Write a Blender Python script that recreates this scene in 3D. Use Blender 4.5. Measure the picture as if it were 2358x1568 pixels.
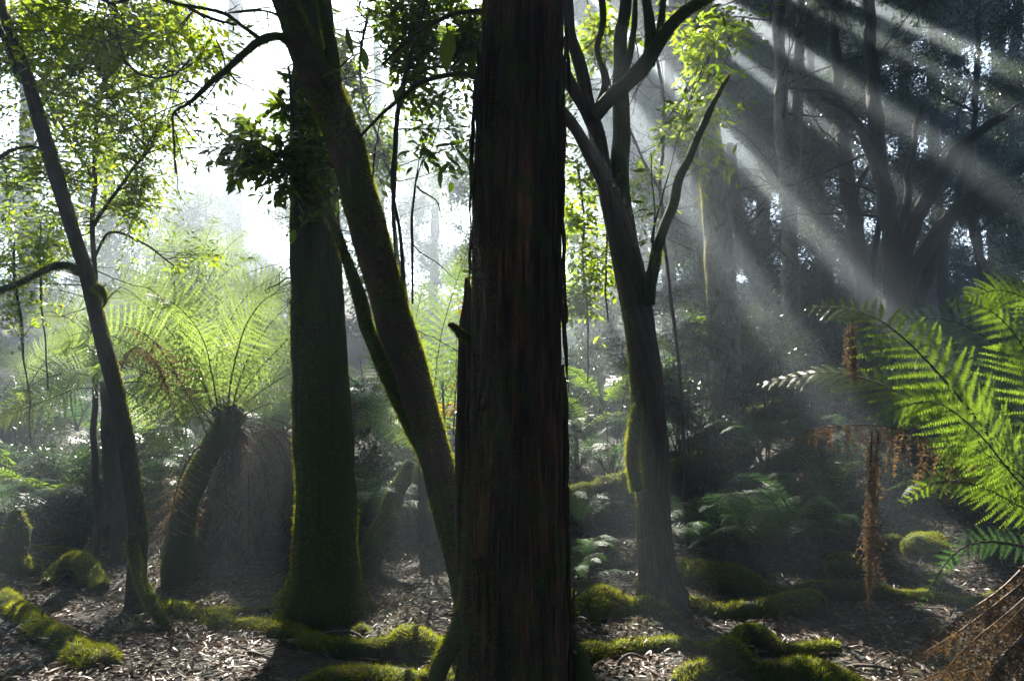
import bpy, math, numpy as np
from mathutils import Vector, Matrix
R = math.radians
for o in list(bpy.data.objects): bpy.data.objects.remove(o)
SC = bpy.context.scene; COL = SC.collection

# ------------------------------------------------------------------ camera, sky, sun, exposure
CAM = np.array((0.0, 0.0, 1.45)); PITCH = R(7.0); F = 1572.0
FWD = np.array((0, math.cos(PITCH), math.sin(PITCH))); UP = np.array((0, -math.sin(PITCH), math.cos(PITCH))); RT = np.array((1.0, 0, 0))
def W(px, py, d):
    return CAM + d*(FWD + (px-1179)/F*RT + (784-py)/F*UP)
def proj(p):
    q = np.asarray(p, float) - CAM; d = q@FWD
    ds = np.where(np.abs(d) < 1e-3, 1e-3, d)
    return 1179 + F*(q@RT)/ds, 784 - F*(q@UP)/ds, d
cam = bpy.data.cameras.new('camera'); cam.lens = 24; cam.sensor_width = 36; cam.clip_end = 400; cam.clip_start = 0.05
co = bpy.data.objects.new('camera', cam); COL.objects.link(co); SC.camera = co
co.location = CAM; co.rotation_euler = (R(90)+PITCH, 0, 0)
SUN = W(930, -480, 1) - CAM; SUN /= np.linalg.norm(SUN)
EL = math.asin(SUN[2]); AZ = math.atan2(SUN[0], SUN[1])
w = bpy.data.worlds.new('World'); SC.world = w; w.use_nodes = True
nt = w.node_tree; bg = nt.nodes['Background']
sky = nt.nodes.new('ShaderNodeTexSky'); sky.sky_type = 'NISHITA'; sky.sun_disc = False
sky.sun_elevation = EL; sky.sun_rotation = AZ; sky.air_density = 1.0; sky.dust_density = 1.0; sky.ozone_density = 1.5
nt.links.new(sky.outputs[0], bg.inputs[0]); bg.inputs[1].default_value = 0.07
sl = bpy.data.lights.new('sun', 'SUN'); sl.energy = 5.0; sl.angle = R(0.5); sl.color = (1.0, 0.94, 0.82)
so = bpy.data.objects.new('sun', sl); COL.objects.link(so); so.location = (0, 20, 30)
so.rotation_euler = Vector(SUN).to_track_quat('Z', 'Y').to_euler()
SC.view_settings.view_transform = 'Standard'; SC.view_settings.look = 'None'; SC.view_settings.gamma = 1
SC.view_settings.exposure = 2.78
SC.view_settings.use_curve_mapping = False
SC.render.engine = 'CYCLES'
cy = SC.cycles
cy.use_denoising = True; cy.max_bounces = 5; cy.diffuse_bounces = 2; cy.glossy_bounces = 2; cy.transmission_bounces = 3
cy.volume_bounces = 0; cy.transparent_max_bounces = 4; cy.sample_clamp_indirect = 4; cy.sample_clamp_direct = 0
cy.caustics_reflective = False; cy.caustics_refractive = False
cy.use_adaptive_sampling = True; cy.adaptive_threshold = 0.01
HAZE_DENSITY = 0.013; HAZE_G = 0.52

# ------------------------------------------------------------------ noise and mesh helpers
def _h(i, j, k, s):
    n = (i*374761393 + j*668265263 + k*2147483647 + s*974634777) & 0xffffffff
    n = ((n ^ (n >> 13))*1274126177) & 0xffffffff
    n = (n ^ (n >> 16)) & 0xffffffff
    return n/2147483647.5 - 1.0
def vn(p, s=0):
    p = np.asarray(p, float); f = np.floor(p).astype(np.int64); t = p-f; t = t*t*(3-2*t)
    x, y, z = f[..., 0], f[..., 1], f[..., 2]; a, b, c = t[..., 0], t[..., 1], t[..., 2]
    def L(u, v, k): return u+(v-u)*k
    return L(L(L(_h(x, y, z, s), _h(x+1, y, z, s), a), L(_h(x, y+1, z, s), _h(x+1, y+1, z, s), a), b),
             L(L(_h(x, y, z+1, s), _h(x+1, y, z+1, s), a), L(_h(x, y+1, z+1, s), _h(x+1, y+1, z+1, s), a), b), c)
def fbm(p, o=3, s=0):
    p = np.asarray(p, float); v = 0; a = 1.0; t = 0
    for k in range(o):
        v = v + a*vn(p*2**k, s+k); t += a; a *= .5
    return v/t
def ss(a, b, x):
    t = np.clip((x-a)/(b-a), 0, 1); return t*t*(3-2*t)
def nrm(v): return v/np.maximum(np.linalg.norm(v, axis=-1, keepdims=True), 1e-9)

def ground_h(x, y):
    x = np.asarray(x, float); y = np.asarray(y, float); z0 = np.zeros_like(x+y)
    p = np.stack([x+z0, y+z0, z0], -1)
    h = .10*fbm(p*.55, 3, 5) + .035*fbm(p*2.6, 3, 9)
    h = h + 1.15*ss(6.6, 13, y+.12*x) + .29*np.maximum(0, y-13) - .1*ss(40, 60, y)*y
    h = h + .8*ss(2.5, 7, x)*ss(3.5, 9, y) + .5*ss(-3, -8, x)*ss(4, 9, y)
    return h
def G(px, py, lift=0.0):
    r = FWD + (px-1179)/F*RT + (784-py)/F*UP
    d = np.linspace(1.2, 40, 1600); P = CAM + d[:, None]*r
    below = P[:, 2] < ground_h(P[:, 0], P[:, 1])
    i = int(np.argmax(below)) if below.any() else len(d)-1
    q = P[i].copy(); q[2] += lift; return q

class MB:
    """one mesh put together from blocks (verts, faces, material slot, bark coordinates)"""
    def __init__(s): s.V = []; s.Fs = []; s.n = 0; s.B = []
    def add(s, V, Fa, mi=0, bark=None):
        V = np.asarray(V, float).reshape(-1, 3)
        if not len(V): return s
        s.V.append(V); s.Fs.append((np.asarray(Fa, np.int64)+s.n, mi)); s.n += len(V)
        s.B.append(V if bark is None else np.asarray(bark, float).reshape(-1, 3)); return s
    def mesh(s, name, mats, origin=(0, 0, 0), smooth=True, bark=True):
        me = bpy.data.meshes.new(name)
        V = np.concatenate(s.V) - np.asarray(origin, float)
        nf = sum(len(f) for f, _ in s.Fs); nl = sum(f.size for f, _ in s.Fs)
        me.vertices.add(len(V)); me.vertices.foreach_set('co', V.astype(np.float32).ravel())
        me.loops.add(nl); me.polygons.add(nf)
        me.loops.foreach_set('vertex_index', np.concatenate([f.ravel() for f, _ in s.Fs]).astype(np.int32))
        tot = np.concatenate([np.full(len(f), f.shape[1]) for f, _ in s.Fs]).astype(np.int32)
        st = np.concatenate([[0], np.cumsum(tot)[:-1]]).astype(np.int32)
        me.polygons.foreach_set('loop_start', st); me.polygons.foreach_set('loop_total', tot)
        me.polygons.foreach_set('material_index', np.concatenate([np.full(len(f), m) for f, m in s.Fs]).astype(np.int32))
        me.polygons.foreach_set('use_smooth', np.full(nf, smooth))
        if bark:
            a = me.attributes.new('bark', 'FLOAT_VECTOR', 'POINT')
            a.data.foreach_set('vector', np.concatenate(s.B).astype(np.float32).ravel())
        for m in (mats if isinstance(mats, (list, tuple)) else [mats]): me.materials.append(m)
        me.update(calc_edges=True); return me
    def obj(s, name, mats, parent=None, stuff=False, smooth=True, label=None, bark=True, origin=None):
        if not s.n: return None
        org = origin if origin is not None else (ORG.get(parent.name, (0, 0, 0)) if parent else (0, 0, 0))
        me = s.mesh(name, mats, org, smooth, bark)
        o = bpy.data.objects.new(name, me); COL.objects.link(o)
        if parent: o.parent = parent
        else: o.location = org
        ORG[o.name] = org
        if stuff: o['kind'] = 'stuff'
        if label: o['label'] = label
        return o
ORG = {}
def thing(name, label, cat, base, group=None):
    o = bpy.data.objects.new(name, None); COL.objects.link(o); o.empty_display_size = .2
    o.location = base; o['label'] = label; o['category'] = cat
    if group: o['group'] = group
    ORG[o.name] = tuple(base); return o

def crom(P, n):
    """smooth curve through points, n samples"""
    P = np.asarray(P, float); m = len(P)
    if m == 2: return P[0]+(P[1]-P[0])*np.linspace(0, 1, n)[:, None]
    Q = np.vstack([2*P[0]-P[1], P, 2*P[-1]-P[-2]])
    L = np.concatenate([[0], np.cumsum(np.linalg.norm(np.diff(P[:, :3], axis=0), axis=1))]); L /= L[-1]
    u = np.linspace(0, 1, n); i = np.clip(np.searchsorted(L, u, 'right')-1, 0, m-2); t = ((u-L[i])/(L[i+1]-L[i]))[:, None]
    a, b, c, d = Q[i], Q[i+1], Q[i+2], Q[i+3]
    return .5*(2*b+(c-a)*t+(2*a-5*b+4*c-d)*t*t+(3*b-a-3*c+d)*t**3)
def tube(P, r, seg=10, n=None, disp=None, wob=0.0, seed=0, cap=True):
    P = np.asarray(P, float); r = np.asarray(r, float)
    if r.ndim == 0: r = np.full(len(P), float(r))
    n = n or max(6, len(P)*4)
    PR = crom(np.hstack([P, r[:, None]]), n); C = PR[:, :3]; rr = np.maximum(PR[:, 3], .0004)
    if wob: C = C + wob*np.stack([fbm(C*3, 2, seed+k) for k in range(3)], -1)*ss(0, .15, np.linspace(0, 1, n))[:, None]
    T = nrm(np.gradient(C, axis=0)); N = np.zeros_like(C)
    v = np.cross(T[0], (0, 0, 1.)) if abs(T[0, 2]) < .9 else np.cross(T[0], (0, -1., 0)); N[0] = nrm(v)
    for i in range(1, n):
        v = N[i-1]-T[i]*(N[i-1]@T[i]); N[i] = v/np.linalg.norm(v)
    Bn = np.cross(T, N)
    th = np.linspace(0, 2*np.pi, seg, endpoint=False)
    D = N[:, None]*np.cos(th)[None, :, None] + Bn[:, None]*np.sin(th)[None, :, None]
    Ls = np.concatenate([[0], np.cumsum(np.linalg.norm(np.diff(C, axis=0), axis=1))])
    bark = np.stack([np.broadcast_to(np.cos(th)*rr[:, None], (n, seg)), np.broadcast_to(np.sin(th)*rr[:, None], (n, seg)), np.broadcast_to(Ls[:, None], (n, seg))], -1)
    RR = np.broadcast_to(rr[:, None], (n, seg)).copy()
    if disp is not None: RR = RR + disp(C[:, None]+D*RR[..., None], th[None, :], Ls[:, None], RR, bark)
    V = C[:, None]+D*RR[..., None]
    idx = np.arange(n*seg).reshape(n, seg); a = idx[:-1]; b = idx[1:]
    Fa = np.stack([a, np.roll(a, -1, 1), np.roll(b, -1, 1), b], -1).reshape(-1, 4)
    V = V.reshape(-1, 3); bark = bark.reshape(-1, 3)
    if cap:
        k = len(V); V = np.vstack([V, C[0]-T[0]*rr[0]*.15, C[-1]+T[-1]*rr[-1]*.5]); bark = np.vstack([bark, bark[0], bark[-1]])
        f0 = np.stack([np.roll(idx[0], -1), idx[0], np.full(seg, k), np.full(seg, k)], -1)
        f1 = np.stack([idx[-1], np.roll(idx[-1], -1), np.full(seg, k+1), np.full(seg, k+1)], -1)
        return V, [Fa, f0[:, :3], f1[:, :3]], bark
    return V, [Fa], bark
def add_tube(mb, t, mi=0):
    V, Fs, B = t; n0 = mb.n
    mb.V.append(V); mb.B.append(B); mb.n += len(V)
    for f in Fs: mb.Fs.append((np.asarray(f, np.int64)+n0, mi))
    return V, Fs[0]
def mtube(P, r, sides=3):
    """many thin tubes at once. P (n,k,3), r (n,k)"""
    n, k, _ = P.shape; T = nrm(np.gradient(P, axis=1))
    A = nrm(np.cross(T, np.array((.13, .37, .92)))); B = np.cross(T, A)
    th = np.linspace(0, 2*np.pi, sides, endpoint=False)
    V = P[:, :, None]+r[:, :, None, None]*(A[:, :, None]*np.cos(th)[:, None]+B[:, :, None]*np.sin(th)[:, None])
    idx = np.arange(n*k*sides).reshape(n, k, sides); a = idx[:, :-1]; b = idx[:, 1:]
    return V.reshape(-1, 3), np.stack([a, np.roll(a, -1, 2), np.roll(b, -1, 2), b], -1).reshape(-1, 4)

_w = [(0, .0), (.12, .075), (.3, .15), (.5, .18), (.7, .14), (.86, .07)]
LEAF_FINE = (np.array([(0, 0, 0)]+[q for u_, h_ in _w[1:] for q in ((u_, h_, .05-.16*u_*u_), (u_, 0, .012-.16*u_*u_), (u_, -h_, .05-.16*u_*u_))]+[(1, 0, -.17)]),
             np.array([(0, 1, 2, 2), (0, 2, 3, 3)]+[(1+3*j+a, 4+3*j+a, 5+3*j+a, 2+3*j+a) for j in range(4) for a in (0, 1)]+[(13, 16, 14, 14), (14, 16, 15, 15)]))
LEAF_OLD = (np.array([(0, 0, 0), (.10, 0, .0), (.36, .17, .045), (.34, 0, -.005), (.36, -.17, .045), (.70, .13, .02), (.68, 0, -.03), (.70, -.13, .02), (1, 0, -.10)]),
             np.array([(1, 2, 3), (1, 3, 4), (2, 5, 6), (2, 6, 3), (3, 6, 7), (3, 7, 4), (5, 8, 6), (6, 8, 7), (0, 1, 1)])[:-1])
LEAF_MID = (np.array([(0, 0, 0), (.45, .2, .05), (1, 0, -.06), (.45, -.2, .05)]), np.array([(0, 1, 2), (0, 2, 3)]))
def leaves(P, D, N, s, kind=LEAF_MID, wid=1.0):
    LV, LF = kind; D = nrm(D); S = nrm(np.cross(N, D)); N2 = np.cross(D, S)
    s = np.asarray(s, float).reshape(-1, 1, 1)
    V = P[:, None]+s*(LV[None, :, 0:1]*D[:, None]+LV[None, :, 1:2]*wid*S[:, None]+LV[None, :, 2:3]*N2[:, None])
    n = len(P); Fa = LF[None]+np.arange(n)[:, None, None]*len(LV)
    return V.reshape(-1, 3), Fa.reshape(-1, LF.shape[1])

def fuzz(V, quads, dens, ln, wd, rng, mask=None, droop=.5, cap=60000):
    """short moss blades over a surface"""
    a, b, c, d = (V[quads[:, i]] for i in range(4))
    nr = np.cross(c-a, d-b); ar = .5*np.linalg.norm(nr, axis=1); n = min(cap, int(ar.sum()*dens))
    if n < 1: return np.zeros((0, 3)), np.zeros((0, 3), int)
    i = rng.choice(len(quads), n, p=ar/ar.sum()); u = rng.random((n, 1)); v = rng.random((n, 1))
    P = (a[i]*(1-u)+b[i]*u)*(1-v)+(d[i]*(1-u)+c[i]*u)*v; Nn = nrm(nr[i])
    if mask is not None:
        k = mask(P, Nn) > rng.random(n); P = P[k]; Nn = Nn[k]; n = len(P)
    L = ln*(.4+rng.random((n, 1))**2*1.3)
    tip = P+nrm(Nn+.55*rng.normal(size=(n, 3))+np.array((0, 0, -droop)))*L
    sd = nrm(np.cross(Nn, rng.normal(size=(n, 3))))*wd*(.6+.8*rng.random((n, 1)))
    P = P-Nn*.002
    return np.stack([P-sd, P+sd, tip], 1).reshape(-1, 3), np.arange(3*n).reshape(-1, 3)

# ------------------------------------------------------------------ materials
def newmat(name):
    m = bpy.data.materials.new(name); m.use_nodes = True; t = m.node_tree; t.nodes.clear()
    return m, t, t.nodes, t.links
def ramp(N, L, fac, stops):
    r = N.new('ShaderNodeValToRGB'); e = r.color_ramp.elements
    e[0].position, e[0].color = stops[0][0], (*stops[0][1], 1); e[1].position, e[1].color = stops[-1][0], (*stops[-1][1], 1)
    for p, c in stops[1:-1]: x = e.new(p); x.color = (*c, 1)
    L.new(fac, r.inputs[0]); return r.outputs[0]
def noise(N, L, vec, scale, detail=4, rough=.6):
    n = N.new('ShaderNodeTexNoise'); n.inputs['Scale'].default_value = scale; n.inputs['Detail'].default_value = detail; n.inputs['Roughness'].default_value = rough
    L.new(vec, n.inputs['Vector']); return n.outputs[0]
def leafmat(name, cols, trans=.5, rough=.38, tcol=None, spec=.5, pos=None):
    m, t, N, L = newmat(name)
    g = N.new('ShaderNodeNewGeometry'); oi = N.new('ShaderNodeObjectInfo')
    ad = N.new('ShaderNodeMath'); ad.operation = 'ADD'; L.new(g.outputs['Random Per Island'], ad.inputs[0]); L.new(oi.outputs['Random'], ad.inputs[1])
    fr = N.new('ShaderNodeMath'); fr.operation = 'FRACT'; L.new(ad.outputs[0], fr.inputs[0])
    n = len(cols); c = ramp(N, L, fr.outputs[0], [(pos[i] if pos else i/(n-1), cols[i]) for i in range(n)])
    p = N.new('ShaderNodeBsdfPrincipled'); L.new(c, p.inputs['Base Color']); p.inputs['Roughness'].default_value = rough; p.inputs['Specular IOR Level'].default_value = spec
    tr = N.new('ShaderNodeBsdfTranslucent')
    mx = N.new('ShaderNodeMix'); mx.data_type = 'RGBA'; mx.blend_type = 'MULTIPLY'; mx.inputs[0].default_value = 1; L.new(c, mx.inputs[6]); mx.inputs[7].default_value = (*(tcol or (2.6, 2.4, 1.0)), 1)
    L.new(mx.outputs[2], tr.inputs[0])
    ms = N.new('ShaderNodeMixShader'); ms.inputs[0].default_value = trans; L.new(p.outputs[0], ms.inputs[1]); L.new(tr.outputs[0], ms.inputs[2])
    o = N.new('ShaderNodeOutputMaterial'); L.new(ms.outputs[0], o.inputs[0]); return m
def barkmat(name, cols, moss=.4, scale=1.0, mosscol=((.018, .026, .006), (.05, .075, .012)), streak=7., bump=.5, lichen=0.0, warm=0):
    m, t, N, L = newmat(name)
    at = N.new('ShaderNodeAttribute'); at.attribute_name = 'bark'
    mp = N.new('ShaderNodeMapping'); mp.inputs['Scale'].default_value = (scale, scale, scale/streak); L.new(at.outputs['Vector'], mp.inputs[0])
    n1 = noise(N, L, mp.outputs[0], 34, 6, .7); n2 = noise(N, L, at.outputs['Vector'], 5, 4)
    n3 = noise(N, L, at.outputs['Vector'], 90, 4, .7)
    c = ramp(N, L, n1, [(.30+.4*i/(len(cols)-1), cols[i]) for i in range(len(cols))])
    if lichen:
        nl = noise(N, L, at.outputs['Vector'], 13, 5, .65)
        fl = ramp(N, L, nl, [(.56, (0, 0, 0)), (.64, (lichen,)*3)])
        ml = N.new('ShaderNodeMix'); ml.data_type = 'RGBA'; L.new(fl, ml.inputs[0]); L.new(c, ml.inputs[6]); ml.inputs[7].default_value = (.30, .31, .26, 1); c = ml.outputs[2]
    if warm:
        mp2 = N.new('ShaderNodeMapping'); mp2.inputs['Scale'].default_value = (7, 7, .55); L.new(at.outputs['Vector'], mp2.inputs[0]); nw_ = noise(N, L, mp2.outputs[0], 1, 5, .6)
        fw = ramp(N, L, nw_, [(.52, (0, 0, 0)), (.66, (.8,)*3)]); m4 = N.new('ShaderNodeMix'); m4.data_type = 'RGBA'; m4.blend_type = 'ADD'; L.new(fw, m4.inputs[0]); L.new(c, m4.inputs[6])
        cw = ramp(N, L, n1, [(.35, (.01, .004, .002)), (.7, (.2, .085, .035))]); L.new(cw, m4.inputs[7]); c = m4.outputs[2]
    mf = ramp(N, L, n2, [(.62-.32*moss, (0, 0, 0)), (.78-.32*moss, (1, 1, 1))])
    mc = ramp(N, L, n3, [(.3, mosscol[0]), (.7, mosscol[1])])
    mx = N.new('ShaderNodeMix'); mx.data_type = 'RGBA'; L.new(mf, mx.inputs[0]); L.new(c, mx.inputs[6]); L.new(mc, mx.inputs[7])
    p = N.new('ShaderNodeBsdfPrincipled'); L.new(mx.outputs[2], p.inputs['Base Color']); p.inputs['Roughness'].default_value = .85; p.inputs['Specular IOR Level'].default_value = .3
    b1 = N.new('ShaderNodeBump'); b1.inputs['Strength'].default_value = bump; b1.inputs['Distance'].default_value = .03; L.new(n1, b1.inputs['Height'])
    b2 = N.new('ShaderNodeBump'); b2.inputs['Strength'].default_value = .5; b2.inputs['Distance'].default_value = .01; L.new(n3, b2.inputs['Height']); L.new(b1.outputs[0], b2.inputs['Normal'])
    L.new(b2.outputs[0], p.inputs['Normal'])
    o = N.new('ShaderNodeOutputMaterial'); L.new(p.outputs[0], o.inputs[0]); return m
def plainmat(name, c0, c1, scale=20, rough=.8, bump=.4):
    m, t, N, L = newmat(name); tc = N.new('ShaderNodeTexCoord')
    n1 = noise(N, L, tc.outputs['Object'], scale, 6, .65); c = ramp(N, L, n1, [(.32, c0), (.68, c1)])
    p = N.new('ShaderNodeBsdfPrincipled'); L.new(c, p.inputs['Base Color']); p.inputs['Roughness'].default_value = rough
    b = N.new('ShaderNodeBump'); b.inputs['Strength'].default_value = bump; b.inputs['Distance'].default_value = .02; L.new(n1, b.inputs['Height']); L.new(b.outputs[0], p.inputs['Normal'])
    o = N.new('ShaderNodeOutputMaterial'); L.new(p.outputs[0], o.inputs[0]); return m

M = dict(
    bark_red=barkmat('fibrous red brown bark', [(.006, .004, .003), (.022, .013, .008), (.055, .030, .016), (.10, .056, .03)], moss=.35, streak=10, bump=.8, warm=1),
    bark_mossy=barkmat('dark mossy bark', [(.012, .009, .006), (.04, .03, .018), (.08, .06, .035)], moss=1.0, streak=5),
    bark_lean=barkmat('brown bark with moss', [(.014, .008, .005), (.05, .028, .016), (.11, .06, .03)], moss=.55, streak=6, warm=1),
    bark_grey=barkmat('grey brown bark', [(.09, .078, .066), (.2, .175, .15), (.32, .29, .25)], moss=.25, streak=4, lichen=.8),
    bark_y=barkmat('brown smooth bark', [(.03, .022, .017), (.075, .055, .042), (.13, .1, .075)], moss=.2, streak=8, bump=.35),
    bark_dark=barkmat('dark bark', [(.016, .013, .01), (.05, .040, .030), (.09, .073, .055)], moss=.35, streak=5),
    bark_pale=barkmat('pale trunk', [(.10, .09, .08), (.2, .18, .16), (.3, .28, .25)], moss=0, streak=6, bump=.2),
    moss=leafmat('moss', [(.04, .058, .005), (.085, .11, .009), (.06, .085, .007), (.13, .14, .016)], .6, .7, (4.4, 3.7, .8), .2),
    leaf_bright=leafmat('fresh small leaf', [(.05, .09, .012), (.08, .12, .014), (.065, .11, .014), (.11, .13, .018)], .6, .35, (4.2, 3.8, 1.2)),
    leaf_dark=leafmat('dark glossy leaf', [(.022, .045, .012), (.035, .065, .014), (.05, .085, .015), (.06, .08, .016)], .5, .28, (4.2, 3.9, .9), .6),
    leaf_mid=leafmat('canopy leaf', [(.03, .05, .016), (.045, .07, .02), (.055, .08, .02)], .4, .38, (2.4, 2.4, 1.1)),
    leaf_shade=leafmat('deep forest leaf', [(.025, .042, .022), (.035, .055, .026), (.05, .068, .03)], .3, .28, (2.0, 2.2, 1.2), .6),
    frond=leafmat('fern frond', [(.045, .08, .011), (.065, .11, .014), (.085, .12, .018)], .55, .28, (3.1, 3.1, 1.3), .9),
    frond_lit=leafmat('glare-lit fern frond', [(.07, .10, .028), (.095, .13, .038), (.12, .15, .05)], .52, .28, (3.0, 3.1, 2.0), 1.0),  # paler copy of frond: whiteness of glare and haze put into its colour
    frond_shade=leafmat('shaded fern frond', [(.03, .075, .035), (.045, .095, .042), (.055, .11, .045)], .35, .45, (2.2, 2.2, 1.2), .25),  # duller, bluer copy of frond: shade put into its colour
    frond_dead=leafmat('dead fern frond', [(.045, .030, .017), (.08, .055, .031), (.14, .105, .062), (.06, .04, .022)], .3, .3, (2.1, 1.75, 1.3), .8),
    stem=plainmat('fern stem', (.02, .012, .006), (.06, .035, .016), 60),
    stem_dead=plainmat('dead fern stem', (.12, .075, .045), (.26, .17, .10), 60, .45),
    twig=plainmat('twig', (.015, .012, .009), (.05, .038, .028), 60),
    stick=plainmat('fallen stick', (.05, .035, .025), (.13, .10, .075), 40),
    wood=plainmat('broken wood', (.06, .035, .02), (.2, .12, .06), 30),
    litter=leafmat('fallen leaf', [(.036, .022, .013), (.08, .048, .028), (.115, .075, .046), (.05, .028, .016), (.17, .115, .075)], .12, .45, (1.6, 1.3, .9), .4),
    ochre=leafmat('yellowing leaf', [(.14, .12, .015), (.2, .15, .02), (.10, .12, .02)], .55, .4, (3.2, 2.6, .8)),
    root=barkmat('mossy root', [(.02, .014, .01), (.05, .036, .025), (.085, .06, .04)], moss=.9, streak=3),
)
def groundmat():
    m, t, N, L = newmat('forest soil'); tc = N.new('ShaderNodeTexCoord')
    n1 = noise(N, L, tc.outputs['Object'], 26, 8, .75); n2 = noise(N, L, tc.outputs['Object'], 1.1, 4)
    v = N.new('ShaderNodeTexVoronoi'); v.inputs['Scale'].default_value = 30; L.new(tc.outputs['Object'], v.inputs['Vector'])
    c = ramp(N, L, n1, [(.3, (.010, .007, .005)), (.5, (.026, .018, .012)), (.72, (.06, .042, .028))])
    mf = ramp(N, L, n2, [(.40, (0, 0, 0)), (.6, (.8, .8, .8))])
    mx = N.new('ShaderNodeMix'); mx.data_type = 'RGBA'; L.new(mf, mx.inputs[0]); L.new(c, mx.inputs[6]); mx.inputs[7].default_value = (.016, .022, .008, 1)
    p = N.new('ShaderNodeBsdfPrincipled'); L.new(mx.outputs[2], p.inputs['Base Color']); p.inputs['Roughness'].default_value = .85
    b = N.new('ShaderNodeBump'); b.inputs['Strength'].default_value = .9; b.inputs['Distance'].default_value = .04; L.new(v.outputs['Distance'], b.inputs['Height'])
    b2 = N.new('ShaderNodeBump'); b2.inputs['Strength'].default_value = .6; b2.inputs['Distance'].default_value = .03; L.new(n1, b2.inputs['Height']); L.new(b.outputs[0], b2.inputs['Normal'])
    L.new(b2.outputs[0], p.inputs['Normal']); o = N.new('ShaderNodeOutputMaterial'); L.new(p.outputs[0], o.inputs[0]); return m

# ------------------------------------------------------------------ gaps cut in the leaves to shape sunbeams (a point the gap lights, radius)
def nrm_(v): return v/np.linalg.norm(v)
GAPS = [(W(430, 720, 7.4), 1.0), (W(620, 720, 7.3), .55), (W(290, 730, 6.9), .5), (W(540, 640, 8.6), .9), (W(430, 570, 10.5), 1.54), (W(60, 60, 6), .55), (W(170, 90, 6.1), .45), (W(300, 130, 6.2), .6), (W(110, 250, 6), .5), (W(310, 300, 6.2), .6), (W(210, 380, 6.3), .5), (W(60, 480, 6.2), .5), (W(300, 460, 6.4), .5), (W(150, 600, 6.3), .5), (W(410, 80, 5.1), .4), (W(60, 890, 5.8), .42), (W(150, 870, 6.0), .42), (W(0, 950, 5.7), .35), (W(110, 800, 6.4), .3), (W(280, 820, 6.4), .3),
        (W(610, 300, 4.7), .3), (W(830, 470, 4.25), .16), (W(715, 150, 4.4), .14), (W(860, 80, 6.2), .35), (W(1050, 70, 6.1), .4), (W(870, 230, 6.2), .4), (W(1060, 160, 6), .25), (W(930, 330, 6.4), .35), (W(1020, 680, 7.7), .5), (W(900, 720, 7.7), .3), (W(1000, 930, 7.5), .5),
        (W(120, 1400, 4.6), .5), (W(60, 1360, 5.0), .4), (W(200, 1500, 3.9), .35), (W(520, 1460, 4.3), .45), (W(650, 1500, 4.2), .3), (W(1500, 1545, 4.1), .3), (W(1850, 1500, 4.3), .35), (W(1980, 1550, 3.9), .3), (W(1740, 1130, 6.9), .32), (W(130, 1530, 3.8), .35), (W(330, 1530, 3.8), .26), (W(640, 1530, 3.9), .22), (W(780, 1540, 3.8), .12),
        (W(330, 1330, 5.3), .14), (W(1045, 1450, 3.6), .22), (W(1035, 1040, 4.1), .22), (W(960, 1000, 4.3), .3), (W(720, 1350, 5), .16),
        (W(1345, 600, 8.2), .36), (W(1380, 700, 8.2), .33), (W(1335, 470, 8.2), .33), (W(1465, 1050, 5.6), .22), (W(1420, 1125, 8.3), .25), (W(1450, 1450, 4.4), .3), (W(1610, 1370, 5.2), .12), (W(1680, 1510, 3.9), .26), (W(1620, 1560, 3.8), .28), (W(1800, 1480, 4.4), .18), (W(1720, 1390, 5.0), .2),
        (W(1460, 230, 6), .35), (W(1590, 230, 6.5), .5), (W(1380, 90, 6.5), .5), (W(1620, 150, 9.5), .3), (W(1640, 600, 9.5), .35), (W(1700, 900, 9), .2),
        (W(2060, 770, 3.5), .42), (W(2240, 930, 3.1), .38), (W(1830, 885, 3.9), .26), (W(1990, 870, 3.6), .3), (W(1990, 730, 3.6), .3), (W(2330, 680, 3.0), .4), (W(2330, 1050, 3), .25), (W(2010, 1080, 3.4), .14), (W(2000, 1280, 3.4), .10), (W(1860, 1010, 3.6), .12),
        (W(2230, 1370, 2.5), .26), (W(2120, 1480, 3.0), .2), (W(2300, 1500, 2.4), .18), (W(2060, 1480, 4.2), .22), (W(2200, 1290, 3), .1), (W(2330, 260, 15), .8), (W(1330, 560, 9), .45)]
SLOTS = []
for px_, py_, da, db, r_g in [(1830, 490, 6, 17, 22), (1560, 450, 6.2, 14, 18), (1690, 560, 7, 13, 9), (2000, 230, 8, 19, 18), (2240, 120, 9, 19, 14), (2060, 420, 9, 15, 14), (1960, 60, 9, 18, 9), (1405, 950, 4.3, 9, 62), (1330, 800, 5.6, 10, 34), (1380, 340, 4.3, 5.3, 20), (1345, 1100, 5, 7.5, 16),
                            (420, 420, 7, 18, 34), (500, 440, 8, 19, 30), (575, 470, 8, 18, 26), (340, 480, 8, 15, 16), (640, 330, 10, 18, 16), (330, 1150, 4.8, 7.2, 40), (120, 1040, 4.5, 8, 38), (40, 860, 5, 8, 34), (640, 700, 6, 9, 30), (230, 1080, 5.2, 6.6, 14), (460, 1150, 5.6, 7, 16), (930, 560, 7.5, 12, 20), (1020, 480, 7.5, 13, 16)]:
    SLOTS.append((W(px_, py_, da), W(px_, py_, db), r_g*da/1572+.02, r_g*db/1572+.02))
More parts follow.
